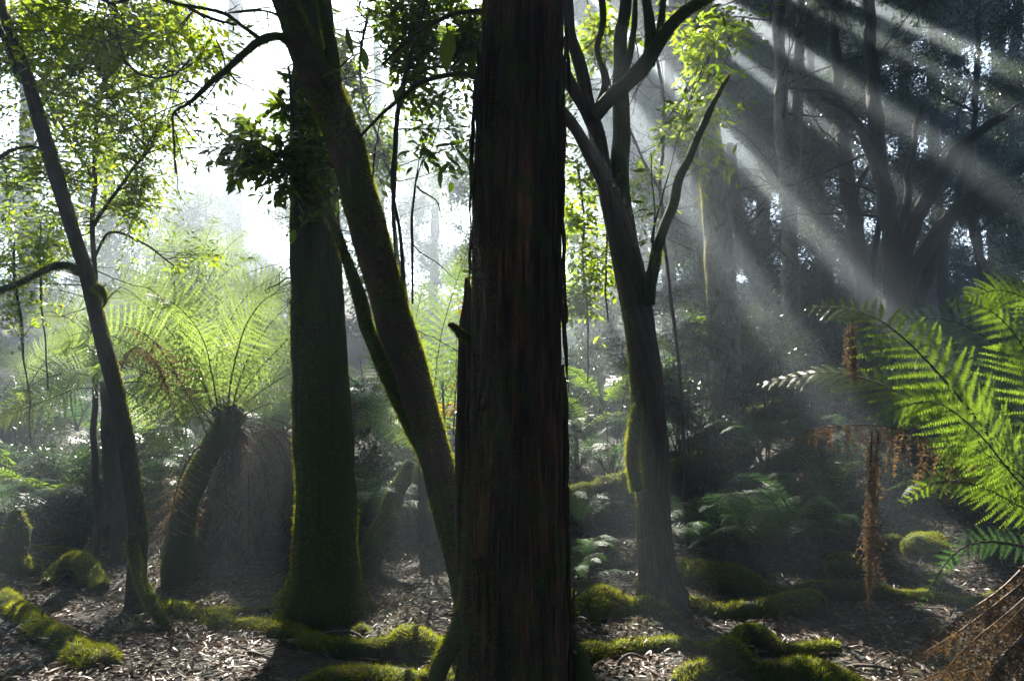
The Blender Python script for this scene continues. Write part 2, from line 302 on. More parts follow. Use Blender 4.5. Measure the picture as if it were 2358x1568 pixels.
# extra gaps that put slivers of sun along trunk edges
for a_, b_, d_, r_g in [(700, 150, 4.4, .2), (765, 270, 4.32, .2), (810, 420, 4.25, .18), (870, 600, 4.2, .18), (940, 800, 4.15, .18), (985, 960, 4.1, .16), (668, 500, 5.2, .16), (674, 800, 5.2, .16), (690, 1050, 5.2, .16), (1085, 420, 3.6, .1), (1080, 620, 3.6, .12), (1072, 900, 3.6, .1), (1050, 1380, 3.6, .16), (1302, 760, 3.6, .1), (1306, 1000, 3.6, .1), (1318, 1400, 3.65, .14),
                        (1462, 950, 5.5, .15), (1425, 620, 5.55, .15), (1580, 1330, 5.4, .14), (172, 470, 5.4, .14), (252, 800, 5.4, .13), (292, 1000, 5.4, .13), (1622, 260, 9.5, .2), (1638, 480, 9.5, .2), (1652, 700, 9.5, .2), (1640, 260, 5.1, .14), (1560, 440, 5.2, .14), (1510, 600, 5.4, .14), (2290, 1420, 2.4, .42), (2190, 1450, 2.7, .3), (90, 1500, 4.0, .22), (430, 1500, 4.0, .2), (1900, 1430, 4.6, .16), (1480, 1120, 8.4, .2)]: GAPS.append((W(a_, b_, d_), r_g))
for a_, b_, r_g in [(W(1330, 1150, 8.2), W(1620, 1078, 8.9), .16), (W(1390, 1490, 4.3), W(1800, 1470, 4.5), .12), (W(1600, 1395, 5.0), W(1860, 1390, 5.0), .1), (W(1600, 1325, 5.6), W(1760, 1350, 5.5), .1), (W(40, 1400, 4.8), W(230, 1530, 3.9), .16), (W(330, 1405, 5.0), W(620, 1440, 4.6), .12), (W(900, 1500, 4.1), W(1040, 1500, 3.9), .12), (W(1720, 965, 10.3), W(1960, 900, 10.9), .14), (W(2060, 1170, 3.1), W(2300, 1100, 2.9), .1), (W(1840, 1005, 3.5), W(2200, 1020, 3.3), .1)]: SLOTS.append((a_, b_, r_g, r_g))
GA = np.array([g[0] for g in GAPS]+[q[0] for q in SLOTS]); GB = np.array([g[0] for g in GAPS]+[q[1] for q in SLOTS])
GR = np.array([g[1] for g in GAPS]+[max(q[2], q[3]) for q in SLOTS]); G0 = np.array([g[1] for g in GAPS]+[q[2] for q in SLOTS]); G1 = np.array([g[1] for g in GAPS]+[q[3] for q in SLOTS])
_e1 = nrm_(np.cross(SUN, (1., 0, 0))); _e2 = np.cross(SUN, _e1); _E = np.stack([_e1, _e2], 1); GA2 = GA@_E; GD2 = GB@_E-GA2; GL2 = np.maximum((GD2**2).sum(1), 1e-9)
GR0 = .32
def in_gap(P, pad=0.0, start=2.0, ragged=False, small=False, only=None):
    P = np.atleast_2d(P); q = (P@_E)[:, None]-GA2[None]; u = np.clip((q*GD2[None]).sum(2)/GL2[None], 0, 1)
    dd = np.linalg.norm(q-u[..., None]*GD2[None], axis=2)
    t = (P@SUN)[:, None]-((GA@SUN)[None]*(1-u)+(GB@SUN)[None]*u)
    hit = (t > start) & (dd < (G0[None]*(1-u)+G1[None]*u)*.86+pad)
    if small: return (hit & (GR[None] < only)).any(1)
    if ragged:   # leaves left in patches across wide gaps to streak the light
        a = P-(P@SUN)[:, None]*SUN; thin = fbm(a*.95, 2, 31) > .06
        return (hit & (GR[None] < 1.55)).any(1) | (hit.any(1) & ~thin)
    return hit.any(1)

# ------------------------------------------------------------------ ground
rng = np.random.default_rng(3)
def make_ground():
    def grid(x0, x1, nx, y0, y1, ny):
        x = np.linspace(x0, x1, nx); y = np.linspace(y0, y1, ny); X, Y = np.meshgrid(x, y); return X, Y
    s = np.sinh(np.linspace(-3.4, 3.4, 240))/np.sinh(3.4)*56; t = -20+ (np.linspace(0, 1, 360)**2.1)*106
    t = np.concatenate([np.linspace(-20, 1.5, 12), 1.5+np.linspace(0.01, 1, 280)**2.0*85])
    X, Y = np.meshgrid(s, t); Z = ground_h(X, Y)
    idx = np.arange(X.size).reshape(X.shape)
    Fa = np.stack([idx[:-1, :-1], idx[:-1, 1:], idx[1:, 1:], idx[1:, :-1]], -1).reshape(-1, 4)
    mb = MB(); mb.add(np.stack([X, Y, Z], -1), Fa)
    o = mb.obj('ground', groundmat(), bark=False); o['kind'] = 'structure'
make_ground()

def grow(starts, targets, rng, ntw=14, tlen=.5, gap=.035, lsize=.055, r0=.008, sag=.06, kind=LEAF_MID, t0=.3, wid=1.0, spread=.9):
    S_ = np.asarray(starts, float); T_ = np.asarray(targets, float); n = len(S_); K = 9
    u = np.linspace(0, 1, K)[None, :, None]; ln = np.linalg.norm(T_-S_, axis=1)[:, None, None]
    mid = (S_+T_)[:, None]/2+rng.normal(size=(n, 1, 3))*ln*.10
    L_ = S_[:, None]*(1-u)**2+mid*2*u*(1-u)+T_[:, None]*u*u+rng.normal(size=(n, K, 3))*ln*.012*u
    L_[..., 2] -= (sag*ln*u*u)[..., 0]
    rl = np.linspace(1, .3, K)[None]*r0*(.7+.6*rng.random((n, 1)))
    a = rng.integers(0, n, n*ntw); tt = t0+(1-t0)*rng.random(n*ntw); i0 = np.minimum((tt*(K-1)).astype(int), K-2); fr = (tt*(K-1)-i0)[:, None]
    p0 = L_[a, i0]*(1-fr)+L_[a, i0+1]*fr; td = nrm(L_[a, i0+1]-L_[a, i0])
    dirn = nrm(td*.6+nrm(rng.normal(size=(n*ntw, 3))*np.array((1, 1, .6)))*spread)
    tl = tlen*(.35+.9*rng.random((n*ntw, 1))); K2 = 5; v = np.linspace(0, 1, K2)[None, :, None]
    bend = rng.normal(size=(n*ntw, 1, 3))*.25+np.array((0, 0, -.18))
    T2 = p0[:, None]+tl[:, None]*(dirn[:, None]*v+bend*v*v)
    rt2 = np.linspace(1, .35, K2)[None]*r0*.32*np.ones((n*ntw, 1))
    nl = max(3, int(tlen/gap)); m = n*ntw
    w_ = (np.arange(nl)+.8)/nl; w_ = np.broadcast_to(w_, (m, nl))+rng.normal(size=(m, nl))*.02; w_ = np.clip(w_, .05, 1)
    keep = rng.random((m, nl)) < np.clip(tl/tlen, .3, 1)*.95
    q = p0[:, None]+tl[:, None]*(dirn[:, None]*w_[..., None]+bend*w_[..., None]**2)
    tdir = nrm(dirn[:, None]+bend*2*w_[..., None])
    sgn = np.where(np.arange(nl) % 2 == 0, 1, -1)[None, :, None]
    side = nrm(np.cross(tdir, np.array((0, 0, 1.))))
    ld = nrm(tdir*.7+side*sgn*.8+rng.normal(size=q.shape)*.28+np.array((0, 0, -.15))); ln_ = nrm(np.array((0, 0, 1.))+rng.normal(size=q.shape)*.45)
    ls = lsize*(.55+.7*rng.random((m, nl)))
    return (L_, rl), (T2, rt2), (q[keep], ld[keep], ln_[keep], ls[keep])
# ------------------------------------------------------------------ trees
def bark_disp(amp=.012, ridges=1.0, lump=.02, seed=0, flare=None):
    def f(P, th, L, RR, bark):
        d = 0
        if amp:
            q = bark*np.array((24., 24., 1.8))*ridges; r1 = 1-np.abs(fbm(q, 3, seed)); q2 = bark*np.array((60., 60., 4.))*ridges
            d = d + amp*(r1-.75)*2 + amp*.5*fbm(q2, 2, seed+4)
        d = d + lump*fbm(bark*np.array((5., 5., 2.2)), 3, seed+7) + RR*(.16 if lump > .015 else .065)*fbm(P*2.2, 2, seed+19)
        if .034 < lump < .08: d = d + RR*.30*fbm(P*6.5, 3, seed+51)
        if amp > .007: d = d - amp*1.3*np.clip(1-np.abs(fbm(bark*np.array((13., 13., .9)), 2, seed+31))*7, 0, 1)
        if flare:
            h0, k, lobes = flare; e = np.exp(-np.maximum(L, 0)/h0)
            s = sum(a*np.exp(-((np.angle(np.exp(1j*(th-t0))))/wd)**2) for t0, a, wd in lobes)
            d = d + e*(k*.5*RR + s*RR)
        return d
    return f
def mossmask(thr=0., down=.0, scale=4., seed=0, low=None, side=None, k=3.):
    def f(P, N):
        v = fbm(P*scale, 3, seed)*1.2 - thr
        if low: v = v + .9*(1-ss(low[0], low[1], P[:, 2]))
        if side is not None: v = v + side[0]*(N@np.asarray(side[1], float))
        v = v + down*N[:, 2]
        return np.clip(v*k, 0, 1)
    return f
def pxpath(L): return np.array([W(a, b, d) for a, b, d, _ in L]), np.array([w_/2/F*d for a, b, d, w_ in L])
def limb(parent, pts, mat, seg=10, n=None, seed=0, name='branch', mossy=None, amp=.006, wob=0, lump=.01, label=None, flare=None, ridges=1.):
    """one trunk or branch as a part, with its moss as a sub-part"""
    P, r = pxpath(pts) if len(pts[0]) == 4 else (np.array([p[0] for p in pts]), np.array([p[1] for p in pts]))
    if name == 'trunk' and r[0] > .02:
        gz = float(ground_h(P[0, 0], P[0, 1]))-.15
        if P[0, 2] > gz+.05: P = np.vstack([[P[0, 0], P[0, 1], gz], P]); r = np.concatenate([[r[0]*1.15], r])
    mb = MB(); V, Q = add_tube(mb, tube(P, r, seg, n, bark_disp(amp, ridges, lump, seed, flare), wob, seed))
    o = mb.obj(name, mat, parent, label=label)
    if mossy:
        r_ = np.random.default_rng(seed+77); m2 = MB()
        m2.add(*fuzz(V, Q, mossy[0], mossy[1], mossy[2], r_, mossy[3], cap=mossy[4] if len(mossy) > 4 else 40000))
        if m2.n:
            s_ = m2.obj('moss', M['moss'], o, stuff=True, bark=False, smooth=False)
    return V, Q, o

# big straight tree in the middle
t = thing('mossy_tree', 'massive straight dark trunk in the centre foreground with fibrous red brown bark', 'tree', W(1190, 1600, 3.65))
d0 = 3.65
limb(t, [(1187, 1780, d0, 300), (1188, 1640, d0, 262), (1189, 1500, d0, 246), (1185, 1300, d0, 236), (1186, 1000, d0, 221), (1187, 800, d0, 211), (1190, 500, d0, 204), (1197, 300, d0, 199), (1207, 0, d0, 190), (1214, -500, d0, 175), (1225, -1600, d0, 150), (1240, -3000, d0, 110)],
     M['bark_red'], seg=160, n=440, seed=11, name='trunk', amp=.0105, lump=.014, flare=(.33, .5, [(3.4, .55, .3), (.15, .25, .28), (2.5, .35, .3), (4.3, .4, .3), (5.4, .25, .3), (1.2, .4, .4)]),
     mossy=(40000, .02, .0016, mossmask(.5, 0, 2.6, 3, (.15, .9), (.95, (-1, -.2, 0))), 90000))
rb = np.random.default_rng(14); BP = []; BW = []
for k in range(150):
    th = rb.uniform(-2.9, -.1) if k < 90 else rb.choice([-3.0, -.12])+rb.normal()*.12; py_ = rb.uniform(60, 1480); l_ = .12+.4*rb.random(); c0 = W(1190+ (1207-1190)*max(0, (300-py_)/300), py_, d0); rr0 = (98 + py_*.014)/F*d0
    v = np.linspace(0, 1, 7); out_ = rr0*1.0+.006+.02*rb.random()*(v**2)*(rb.random() < .5)+.004*np.sin(v*9+k)
    BP.append(np.stack([c0[0]+np.cos(th+rb.normal()*.04*v)*out_, c0[1]+np.sin(th)*out_, c0[2]-v*l_], -1)); BW.append(np.full(7, .004+.009*rb.random())*np.sin(np.pi*(.12+.8*v))**.5)
mb = MB(); mb.add(*mtube(np.array(BP), np.array(BW), 4)); mb.obj('bark_strips', M['bark_red'], t, stuff=True)
for k, (a_, b_, r_s) in enumerate([(1118, 930, 16), (1150, 480, 13), (1262, 1180, 15), (1232, 330, 12), (1105, 1290, 14)]):
    q_ = W(a_, b_, d0-.19); o_ = nrm(np.array(((a_-1190)/220, -1., .12)))
    limb(t, [(q_-o_*.04, r_s*.0034), (q_+o_*.008, r_s*.0028), (q_+o_*.026, r_s*.0017), (q_+o_*.03, r_s*.0006)], M['bark_red'], seg=18, n=16, seed=500+k, name='knot', amp=.004, lump=.02)
# wedge of broken wood against its left side
limb(t, [(1062, 1330, 3.75, 30), (1064, 1130, 3.75, 34), (1068, 900, 3.75, 32), (1071, 760, 3.75, 24), (1072, 700, 3.75, 13), (1074, 640, 3.75, 3)], M['bark_red'], seg=14, n=60, seed=12, name='broken_limb', amp=.006, label='snapped off limb pressed against the left side of the trunk')
limb(t, [(1078, 778, 3.6, 22), (1060, 768, 3.55, 19), (1045, 752, 3.5, 15), (1033, 748, 3.48, 10)], M['bark_lean'], seg=10, n=20, seed=13, mossy=(60000, .014, .0014, None))
limb(t, [(1120, 182, 3.7, 22), (1080, 174, 3.8, 13), (1040, 172, 3.9, 12), (970, 190, 4.0, 11), (915, 232, 4.1, 9), (870, 272, 4.2, 8), (815, 330, 4.3, 4)], M['twig'], seg=7, n=40, seed=14, mossy=(30000, .012, .0012, None), amp=0, lump=.004)
limb(t, [(1125, 28, 3.7, 20), (1080, 28, 3.8, 12), (1030, 38, 3.9, 10), (950, 85, 4.0, 8), (880, 150, 4.1, 5)], M['twig'], seg=7, n=40, seed=15, mossy=(30000, .012, .0012, None), amp=0, lump=.004)

# mossy tree left of the middle
t = thing('mossy_tree', 'upright dark mossy tree with wide buttress roots, behind the leaning tree', 'tree', W(745, 1410, 5.3))
dd = 5.3
limb(t, [(752, 1560, dd, 270), (750, 1440, dd, 220), (752, 1300, dd, 158), (748, 1150, dd, 140), (744, 1000, dd, 124), (732, 700, dd, 118), (724, 450, dd, 108), (722, 250, dd, 98), (724, 0, dd, 88), (728, -600, dd, 78), (740, -1800, dd, 50)],
     M['bark_mossy'], seg=110, n=330, seed=21, name='trunk', amp=.008, lump=.02, flare=(.35, .25, [(3.3, .5, .25), (.1, .45, .3), (4.1, .5, .25), (5.0, .3, .3), (5.7, .4, .25)]),
     mossy=(16000, .024, .002, mossmask(-.05, 0, 2.2, 5, (.2, 1.6), (.5, (-1, 0, 0))), 70000))

# leaning tree
t = thing('leaning_tree', 'mossy tree leaning left, rising from the foot of the big centre trunk', 'tree', W(1065, 1420, 4.15))
LT = [(1090, 1480, 4.0, 74), (1072, 1330, 4.02, 66), (1048, 1220, 4.05, 74), (1010, 1080, 4.1, 78), (962, 900, 4.15, 86), (900, 720, 4.2, 82), (850, 540, 4.25, 78), (812, 390, 4.3, 74), (762, 240, 4.35, 76), (700, 110, 4.4, 70), (648, -20, 4.45, 62), (560, -260, 4.6, 54), (430, -700, 5, 40)]
limb(t, LT, M['bark_lean'], seg=72, n=330, seed=31, name='trunk', amp=.007, lump=.022,
     mossy=(42000, .022, .0018, mossmask(-.2, .15, 3.0, 8, None, (.5, (.6, 0, .3))), 90000))
limb(t, [(1025, 1130, 4.1, 40), (985, 1050, 4.2, 40), (935, 960, 4.25, 38), (885, 850, 4.3, 34), (838, 720, 4.35, 26), (805, 620, 4.4, 20), (775, 530, 4.4, 18), (745, 480, 4.4, 8)], M['bark_mossy'], seg=24, n=120, seed=32, mossy=(32000, .022, .0018, mossmask(-.5, 0, 3, 4)), lump=.02, wob=.03)
limb(t, [(770, 255, 4.35, 34), (772, 190, 4.38, 30), (765, 120, 4.42, 24), (752, 60, 4.46, 22), (735, -20, 4.5, 16), (700, -200, 4.6, 9)], M['bark_mossy'], seg=20, n=60, seed=33, mossy=(24000, .018, .0016, mossmask(-.2, 0, 3, 4)))
limb(t, [(745, 210, 4.36, 26), (752, 165, 4.4, 20), (748, 120, 4.45, 12), (730, 60, 4.5, 7), (728, -30, 4.6, 4)], M['bark_mossy'], seg=12, n=40, seed=34)
b1 = limb(t, [(668, 96, 4.35, 26), (640, 84, 4.3, 16), (605, 90, 4.25, 17), (565, 118, 4.2, 14), (520, 160, 4.1, 11), (470, 205, 4.05, 10), (430, 240, 4, 7), (401, 262, 3.98, 6), (398, 300, 3.97, 5), (400, 350, 3.96, 3.5), (402, 400, 3.95, 2)], M['bark_mossy'], seg=9, n=90, seed=35, mossy=(42000, .016, .0012, None), wob=.02, lump=.005)
limb(t, [(600, 92, 4.25, 12), (560, 62, 4.2, 9), (515, 32, 4.2, 9), (455, 18, 4.15, 7), (380, 2, 4.1, 6), (300, -30, 4.1, 4)], M['bark_mossy'], seg=8, n=60, seed=36, mossy=(42000, .014, .0012, None), wob=.02, lump=.004)
limb(t, [(690, 66, 4.4, 10), (620, 28, 4.4, 6), (560, 24, 4.4, 5), (500, 30, 4.3, 3)], M['bark_mossy'], seg=7, n=40, seed=37, mossy=(40000, .016, .0012, None), wob=.02, lump=.003)
# bare curling twigs hanging from that branch
rt = np.random.default_rng(5); mb = MB(); P = []
starts = [(470, 205, 4.05), (430, 240, 4.0), (520, 160, 4.1), (401, 300, 3.98), (560, 120, 4.2), (440, 235, 4.0), (401, 262, 3.98), (500, 180, 4.1), (400, 350, 3.97), (455, 215, 4.05), (660, 640, 5.1), (680, 560, 5.1), (665, 500, 5.1), (672, 700, 5.1), (668, 610, 5.1)]
for k, (a, b, d) in enumerate(starts*2):
    p = W(a, b, d); v = nrm(rt.normal(size=3)*np.array((1, .5, .5))+np.array((-.4 if a > 600 else .3, 0, -.7))); q = [p]
    for j in range(13):
        v = nrm(v+rt.normal(size=3)*.42); p = p+v*(.024+.012*rt.random()); q.append(p)
    P.append(q)
P = np.array(P); mb.add(*mtube(P, np.linspace(.0048, .0016, 14)[None].repeat(len(P), 0)*(.6+.6*rt.random((len(P), 1)))))
mb.obj('hanging_twigs', M['twig'], t, stuff=True, bark=False)

# thin leaning tree on the left
t = thing('thin_tree', 'slender dark tree leaning right at the far left, a mossy limb bending off it', 'tree', W(330, 1230, 5.6))
d1 = 5.4
limb(t, [(318, 1260, 5.6, 40), (312, 1170, d1, 40), (290, 1020, d1, 38), (266, 900, d1, 36), (236, 780, d1, 36), (202, 640, d1, 33), (155, 490, d1, 31), (112, 350, d1, 30), (62, 180, d1, 27), (8, 30, d1, 22), (-60, -150, d1, 18), (-170, -500, d1, 12)], M['bark_dark'], seg=26, n=180, seed=41, name='trunk', amp=.004, lump=.012, mossy=(22000, .014, .0014, mossmask(.45, 0, 3, 2, (-.3, 1.2), (.9, (1, 0, 0)))))
limb(t, [(182, 626, d1, 20), (160, 612, 5.3, 17), (125, 612, 5.2, 17), (80, 634, 5.1, 17), (40, 655, 5.0, 18), (-30, 680, 4.9, 18)], M['bark_mossy'], seg=14, n=60, seed=42, mossy=(42000, .02, .0015, None), wob=.01)
limb(t, [(75, 200, d1, 16), (45, 175, d1, 15), (15, 100, d1, 13), (-10, 40, d1, 11), (-40, -80, d1, 8)], M['bark_dark'], seg=10, n=40, seed=43)
limb(t, [(105, 345, d1, 10), (70, 338, d1, 8), (30, 345, d1, 6), (0, 362, d1, 5), (-40, 380, d1, 4)], M['bark_mossy'], seg=8, n=30, seed=44, mossy=(30000, .014, .0012, None))
limb(t, [(215, 660, 5.35, 14), (232, 668, 5.3, 14), (242, 690, 5.3, 8), (236, 710, 5.3, 4)], M['bark_mossy'], seg=10, n=24, seed=45, mossy=(52000, .03, .0016, None))
limb(t, [(300, 1245, 5.5, 26), (312, 1290, 5.4, 26), (325, 1340, 5.25, 28), (352, 1390, 5.1, 32), (380, 1440, 5.0, 22)], M['root'], seg=18, n=60, seed=46, name='root', mossy=(36000, .016, .0015, None))

# forked tree right of the middle
t = thing('forked_tree', 'brown tree right of the big centre trunk, dividing into several upright limbs', 'tree', W(1520, 1380, 5.65))
yd = 5.6
limb(t, [(1530, 1480, yd, 180), (1524, 1390, yd, 132), (1515, 1320, yd, 92), (1506, 1200, yd, 76), (1502, 1050, yd, 78), (1490, 900, yd, 76), (1476, 780, yd, 72), (1458, 670, yd, 70), (1434, 560, yd, 62), (1410, 470, yd, 52), (1398, 420, yd, 48)],
     M['bark_y'], seg=80, n=240, seed=51, name='trunk', amp=.005, lump=.014, flare=(.22, .1, [(3.3, .5, .3), (0, .5, .3), (4.4, .35, .3), (5.3, .4, .3)]),
     mossy=(20000, .017, .0016, mossmask(.62, 0, 3, 6, (-.1, .35), (1.05, (-1, 0, 0)))))
YB = [([(1400, 440, yd, 36), (1372, 380, 5.55, 34), (1335, 310, 5.5, 30), (1300, 268, 5.45, 30), (1270, 235, 5.4, 30), (1200, 150, 5.4, 24)], 10),
      ([(1398, 450, yd, 40), (1385, 360, 5.6, 36), (1368, 280, 5.6, 33), (1340, 180, 5.65, 30), (1318, 90, 5.7, 26), (1308, 0, 5.7, 24), (1290, -200, 5.8, 16)], 12),
      ([(1365, 290, 5.6, 30), (1335, 240, 5.55, 26), (1310, 190, 5.5, 26), (1285, 140, 5.5, 24), (1240, 60, 5.5, 20)], 12),
      ([(1420, 480, yd, 42), (1425, 390, 5.65, 42), (1432, 290, 5.7, 40), (1430, 180, 5.75, 36), (1428, 90, 5.8, 30), (1440, 0, 5.8, 24), (1450, -200, 5.9, 16)], 14),
      ([(1368, 270, 5.55, 30), (1398, 235, 5.5, 34), (1440, 200, 5.45, 38), (1480, 160, 5.4, 40), (1515, 105, 5.35, 34), (1560, 48, 5.3, 28), (1620, 5, 5.3, 24), (1720, -60, 5.3, 20)], 14),
      ([(1492, 150, 5.4, 30), (1498, 90, 5.4, 26), (1492, 30, 5.4, 24), (1480, -60, 5.4, 20)], 12),
      ([(1512, 110, 5.4, 22), (1520, 50, 5.4, 17), (1528, -20, 5.4, 14)], 10),
      ([(1370, 270, 5.6, 22), (1395, 190, 5.6, 16), (1375, 110, 5.6, 13), (1388, 40, 5.6, 12), (1380, -40, 5.6, 10)], 9),
      ([(1430, 200, 5.7, 24), (1450, 120, 5.6, 14), (1462, 50, 5.6, 12), (1470, -30, 5.6, 10)], 9),
      ([(1478, 700, yd, 26), (1468, 610, 5.65, 20), (1452, 520, 5.7, 18), (1442, 450, 5.7, 16), (1438, 360, 5.7, 14)], 10)]
for k, (pts, sg) in enumerate(YB):
    limb(t, pts, M['bark_y'] if k in (0, 1, 2, 9) else M['bark_mossy'], seg=sg, n=50, seed=60+k, wob=.02, lump=.012, mossy=(14000, .02, .0018, mossmask(.1 if k in (4, 5, 6) else .5, 0, 3, k), 9000))
limb(t, [(1492, 700, 5.5, 34), (1496, 640, 5.45, 28), (1512, 580, 5.4, 24), (1540, 500, 5.3, 20), (1566, 420, 5.25, 17), (1592, 350, 5.2, 15), (1630, 265, 5.1, 13), (1660, 210, 5.05, 10), (1682, 174, 5.0, 5)], M['bark_mossy'], seg=14, n=110, seed=75, wob=.03, lump=.012, mossy=(26000, .028, .002, mossmask(.25, .3, 4, 3)), label='dead mossy spike of a branch pointing up to the right')
limb(t, [(1468, 1130, 5.4, 30), (1458, 1060, 5.42, 26), (1462, 990, 5.45, 22), (1470, 930, 5.5, 10)], M['root'], seg=14, n=50, seed=76, name='moss_cushion', mossy=(60000, .03, .002, None), lump=.03)

# pale barked tree behind it
t = thing('lichen_tree', 'tall straight grey trunk with pale lichen blotches behind the forked tree', 'tree', W(1682, 1120, 9.6))
limb(t, [(1684, 1200, 9.6, 78), (1682, 1090, 9.6, 66), (1672, 900, 9.6, 68), (1664, 700, 9.6, 70), (1648, 500, 9.6, 62), (1634, 300, 9.6, 54), (1615, 100, 9.6, 46), (1600, -60, 9.6, 40), (1570, -500, 9.6, 30)], M['bark_grey'], seg=44, n=180, seed=81, name='trunk', amp=.008, lump=.02, mossy=(7000, .03, .003, mossmask(.75, 0, 2, 6, None, (1.0, (-1, 0, 0)))))

# trees of the dark wall on the right: (points), bark, seed
RT_ = [([(1650, 1010, 14, 40), (1640, 850, 14, 38), (1622, 640, 14, 34), (1608, 430, 14, 30), (1590, 200, 14, 24), (1580, -100, 14, 16)], 'straight dark trunk half hidden by the grey lichened one'),
       ([(1838, 1000, 12.5, 44), (1830, 850, 12.5, 40), (1822, 650, 12.5, 38), (1812, 450, 12.5, 36), (1800, 250, 12.5, 30), (1793, 60, 12.5, 26), (1790, -200, 12.5, 18)], 'pale brown trunk splitting into two close uprights beside the misty beams'),
       ([(1790, 920, 14, 40), (1765, 760, 14, 38), (1730, 610, 14, 34), (1700, 480, 14, 26), (1680, 330, 14, 20)], 'dark trunk leaning left behind the lichened tree'),
       ([(2004, 760, 13, 46), (1985, 640, 13, 40), (1966, 520, 13, 36), (1950, 400, 13, 32), (1930, 200, 13, 24), (1922, 60, 13, 20), (1915, -150, 13, 14)], 'thin upright black trunk left of the multi-stemmed tree'),
       ([(2072, 760, 11.5, 74), (2062, 640, 11.5, 56), (2045, 500, 11.5, 40), (2022, 350, 11.5, 34), (2010, 200, 11.5, 34), (2003, 60, 11.5, 28), (1995, -150, 11.5, 18)], 'dark multi-stemmed tree whose limbs fan out widely at the right'),
       ([(1915, 760, 17, 26), (1905, 620, 17, 24), (1890, 450, 17, 22), (1870, 250, 17, 20), (1862, 0, 17, 16)], 'slim far trunk between the split tree and the black trunk'),
       ([(2300, 760, 14, 26), (2262, 620, 14, 24), (2240, 500, 14, 20), (2236, 380, 14, 18), (2250, 200, 14, 14), (2255, 0, 14, 10)], 'thin crooked tree near the right edge above the foreground fern'),
       ([(2190, 800, 18, 30), (2170, 600, 18, 28), (2155, 400, 18, 26), (2150, 150, 18, 22), (2140, -100, 18, 18)], 'faint straight trunk behind the fanning limbs'),
       ([(2330, 700, 20, 30), (2340, 500, 20, 28), (2330, 250, 20, 24), (2345, 0, 20, 20)], 'far trunk at the right edge of the picture under the lighter leaves'),
       ([(1545, 900, 18, 30), (1540, 700, 18, 28), (1548, 500, 18, 26), (1540, 300, 18, 24), (1545, 100, 18, 22), (1550, -100, 18, 18)], 'misty trunk between the forked tree and the lichened tree')]
RTREES = []
for k, (pts, lab) in enumerate(RT_):
    t = thing('forest_tree', lab, 'tree', W(*pts[0][:3]), 'trees of the dark forest on the right')
    limb(t, pts, M['bark_grey'] if k == 1 else M['bark_dark'], seg=14, n=60, seed=100+k, name='trunk', amp=.01, lump=.04, wob=.05)
    if k == 1: limb(t, [(1815, 480, 12.5, 28), (1832, 360, 12.5, 26), (1838, 200, 12.5, 24), (1843, 50, 12.5, 20), (1850, -150, 12.5, 14)], M['bark_grey'], seg=10, n=40, seed=120)
    if k == 4:
        for q, pp in enumerate([[(2060, 680, 11.5, 50), (2090, 560, 11.5, 38), (2135, 460, 11.4, 34), (2190, 370, 11.3, 30), (2250, 310, 11.2, 22), (2350, 240, 11, 12)],
                                [(2078, 700, 11.5, 46), (2120, 600, 11.3, 34), (2180, 510, 11.2, 30), (2260, 430, 11, 24), (2370, 380, 10.8, 16)],
                                [(2030, 400, 11.5, 30), (2000, 330, 11.4, 22), (1950, 260, 11.3, 16), (1890, 230, 11.2, 10)],
                                [(2060, 640, 11.6, 28), (2085, 500, 11.7, 18), (2095, 380, 11.8, 16), (2120, 250, 12, 12)],
                                [(2110, 700, 11.5, 40), (2150, 600, 11.6, 30), (2200, 470, 11.8, 18), (2230, 350, 12, 12)]]):
            limb(t, pp, M['bark_dark'], seg=10, n=40, seed=130+q, wob=.05)
    if k == 3:
        limb(t, [(2000, 740, 13, 26), (2010, 620, 13, 18), (2030, 480, 13, 12)], M['bark_dark'], seg=8, n=30, seed=140)
        limb(t, [(1960, 480, 13, 16), (1990, 400, 12.8, 12), (2040, 340, 12.6, 8)], M['bark_dark'], seg=8, n=30, seed=141)
    if k == 0: limb(t, [(1620, 620, 14, 14), (1680, 560, 13.8, 9), (1760, 480, 13.6, 5)], M['bark_dark'], seg=7, n=30, seed=142)
    RTREES.append((t, np.array([W(*p[:3]) for p in pts])))

# bare twigs sprouting from the near limbs
for nm_, sd_, n_, tl_ in [('forked_tree', 401, 26, .5), ('leaning_tree', 402, 34, .6), ('mossy_tree.001', 403, 12, .35), ('thin_tree', 404, 18, .45)]:
    t = bpy.data.objects[nm_]; r_ = np.random.default_rng(sd_); src = []
    for ch in t.children:
        if ch.name.split('.')[0] in ('branch', 'trunk'):
            nv = len(ch.data.vertices); co_ = np.empty(nv*3, np.float32); ch.data.vertices.foreach_get('co', co_); co_ = co_.reshape(-1, 3)+np.asarray(ORG[t.name]); co_ = co_[(co_[:, 2] > 1.6) & (co_[:, 2] < 5)]
            if len(co_): src.append(co_[r_.integers(0, len(co_), 40)])
    src = np.concatenate(src); st = src[r_.integers(0, len(src), n_)]; tg = st+nrm(r_.normal(size=(n_, 3))*np.array((1, .5, .8)))*(.15+tl_*r_.random((n_, 1)))
    (L_, rl_), (T2_, rt_), _ = grow(st, tg, r_, ntw=4, tlen=.25, gap=.1, r0=.005); mb = MB(); mb.add(*mtube(L_, rl_, 4)); mb.add(*mtube(T2_, rt_*1.3, 3)); mb.obj('twigs', M['twig'], t, stuff=True, bark=False)
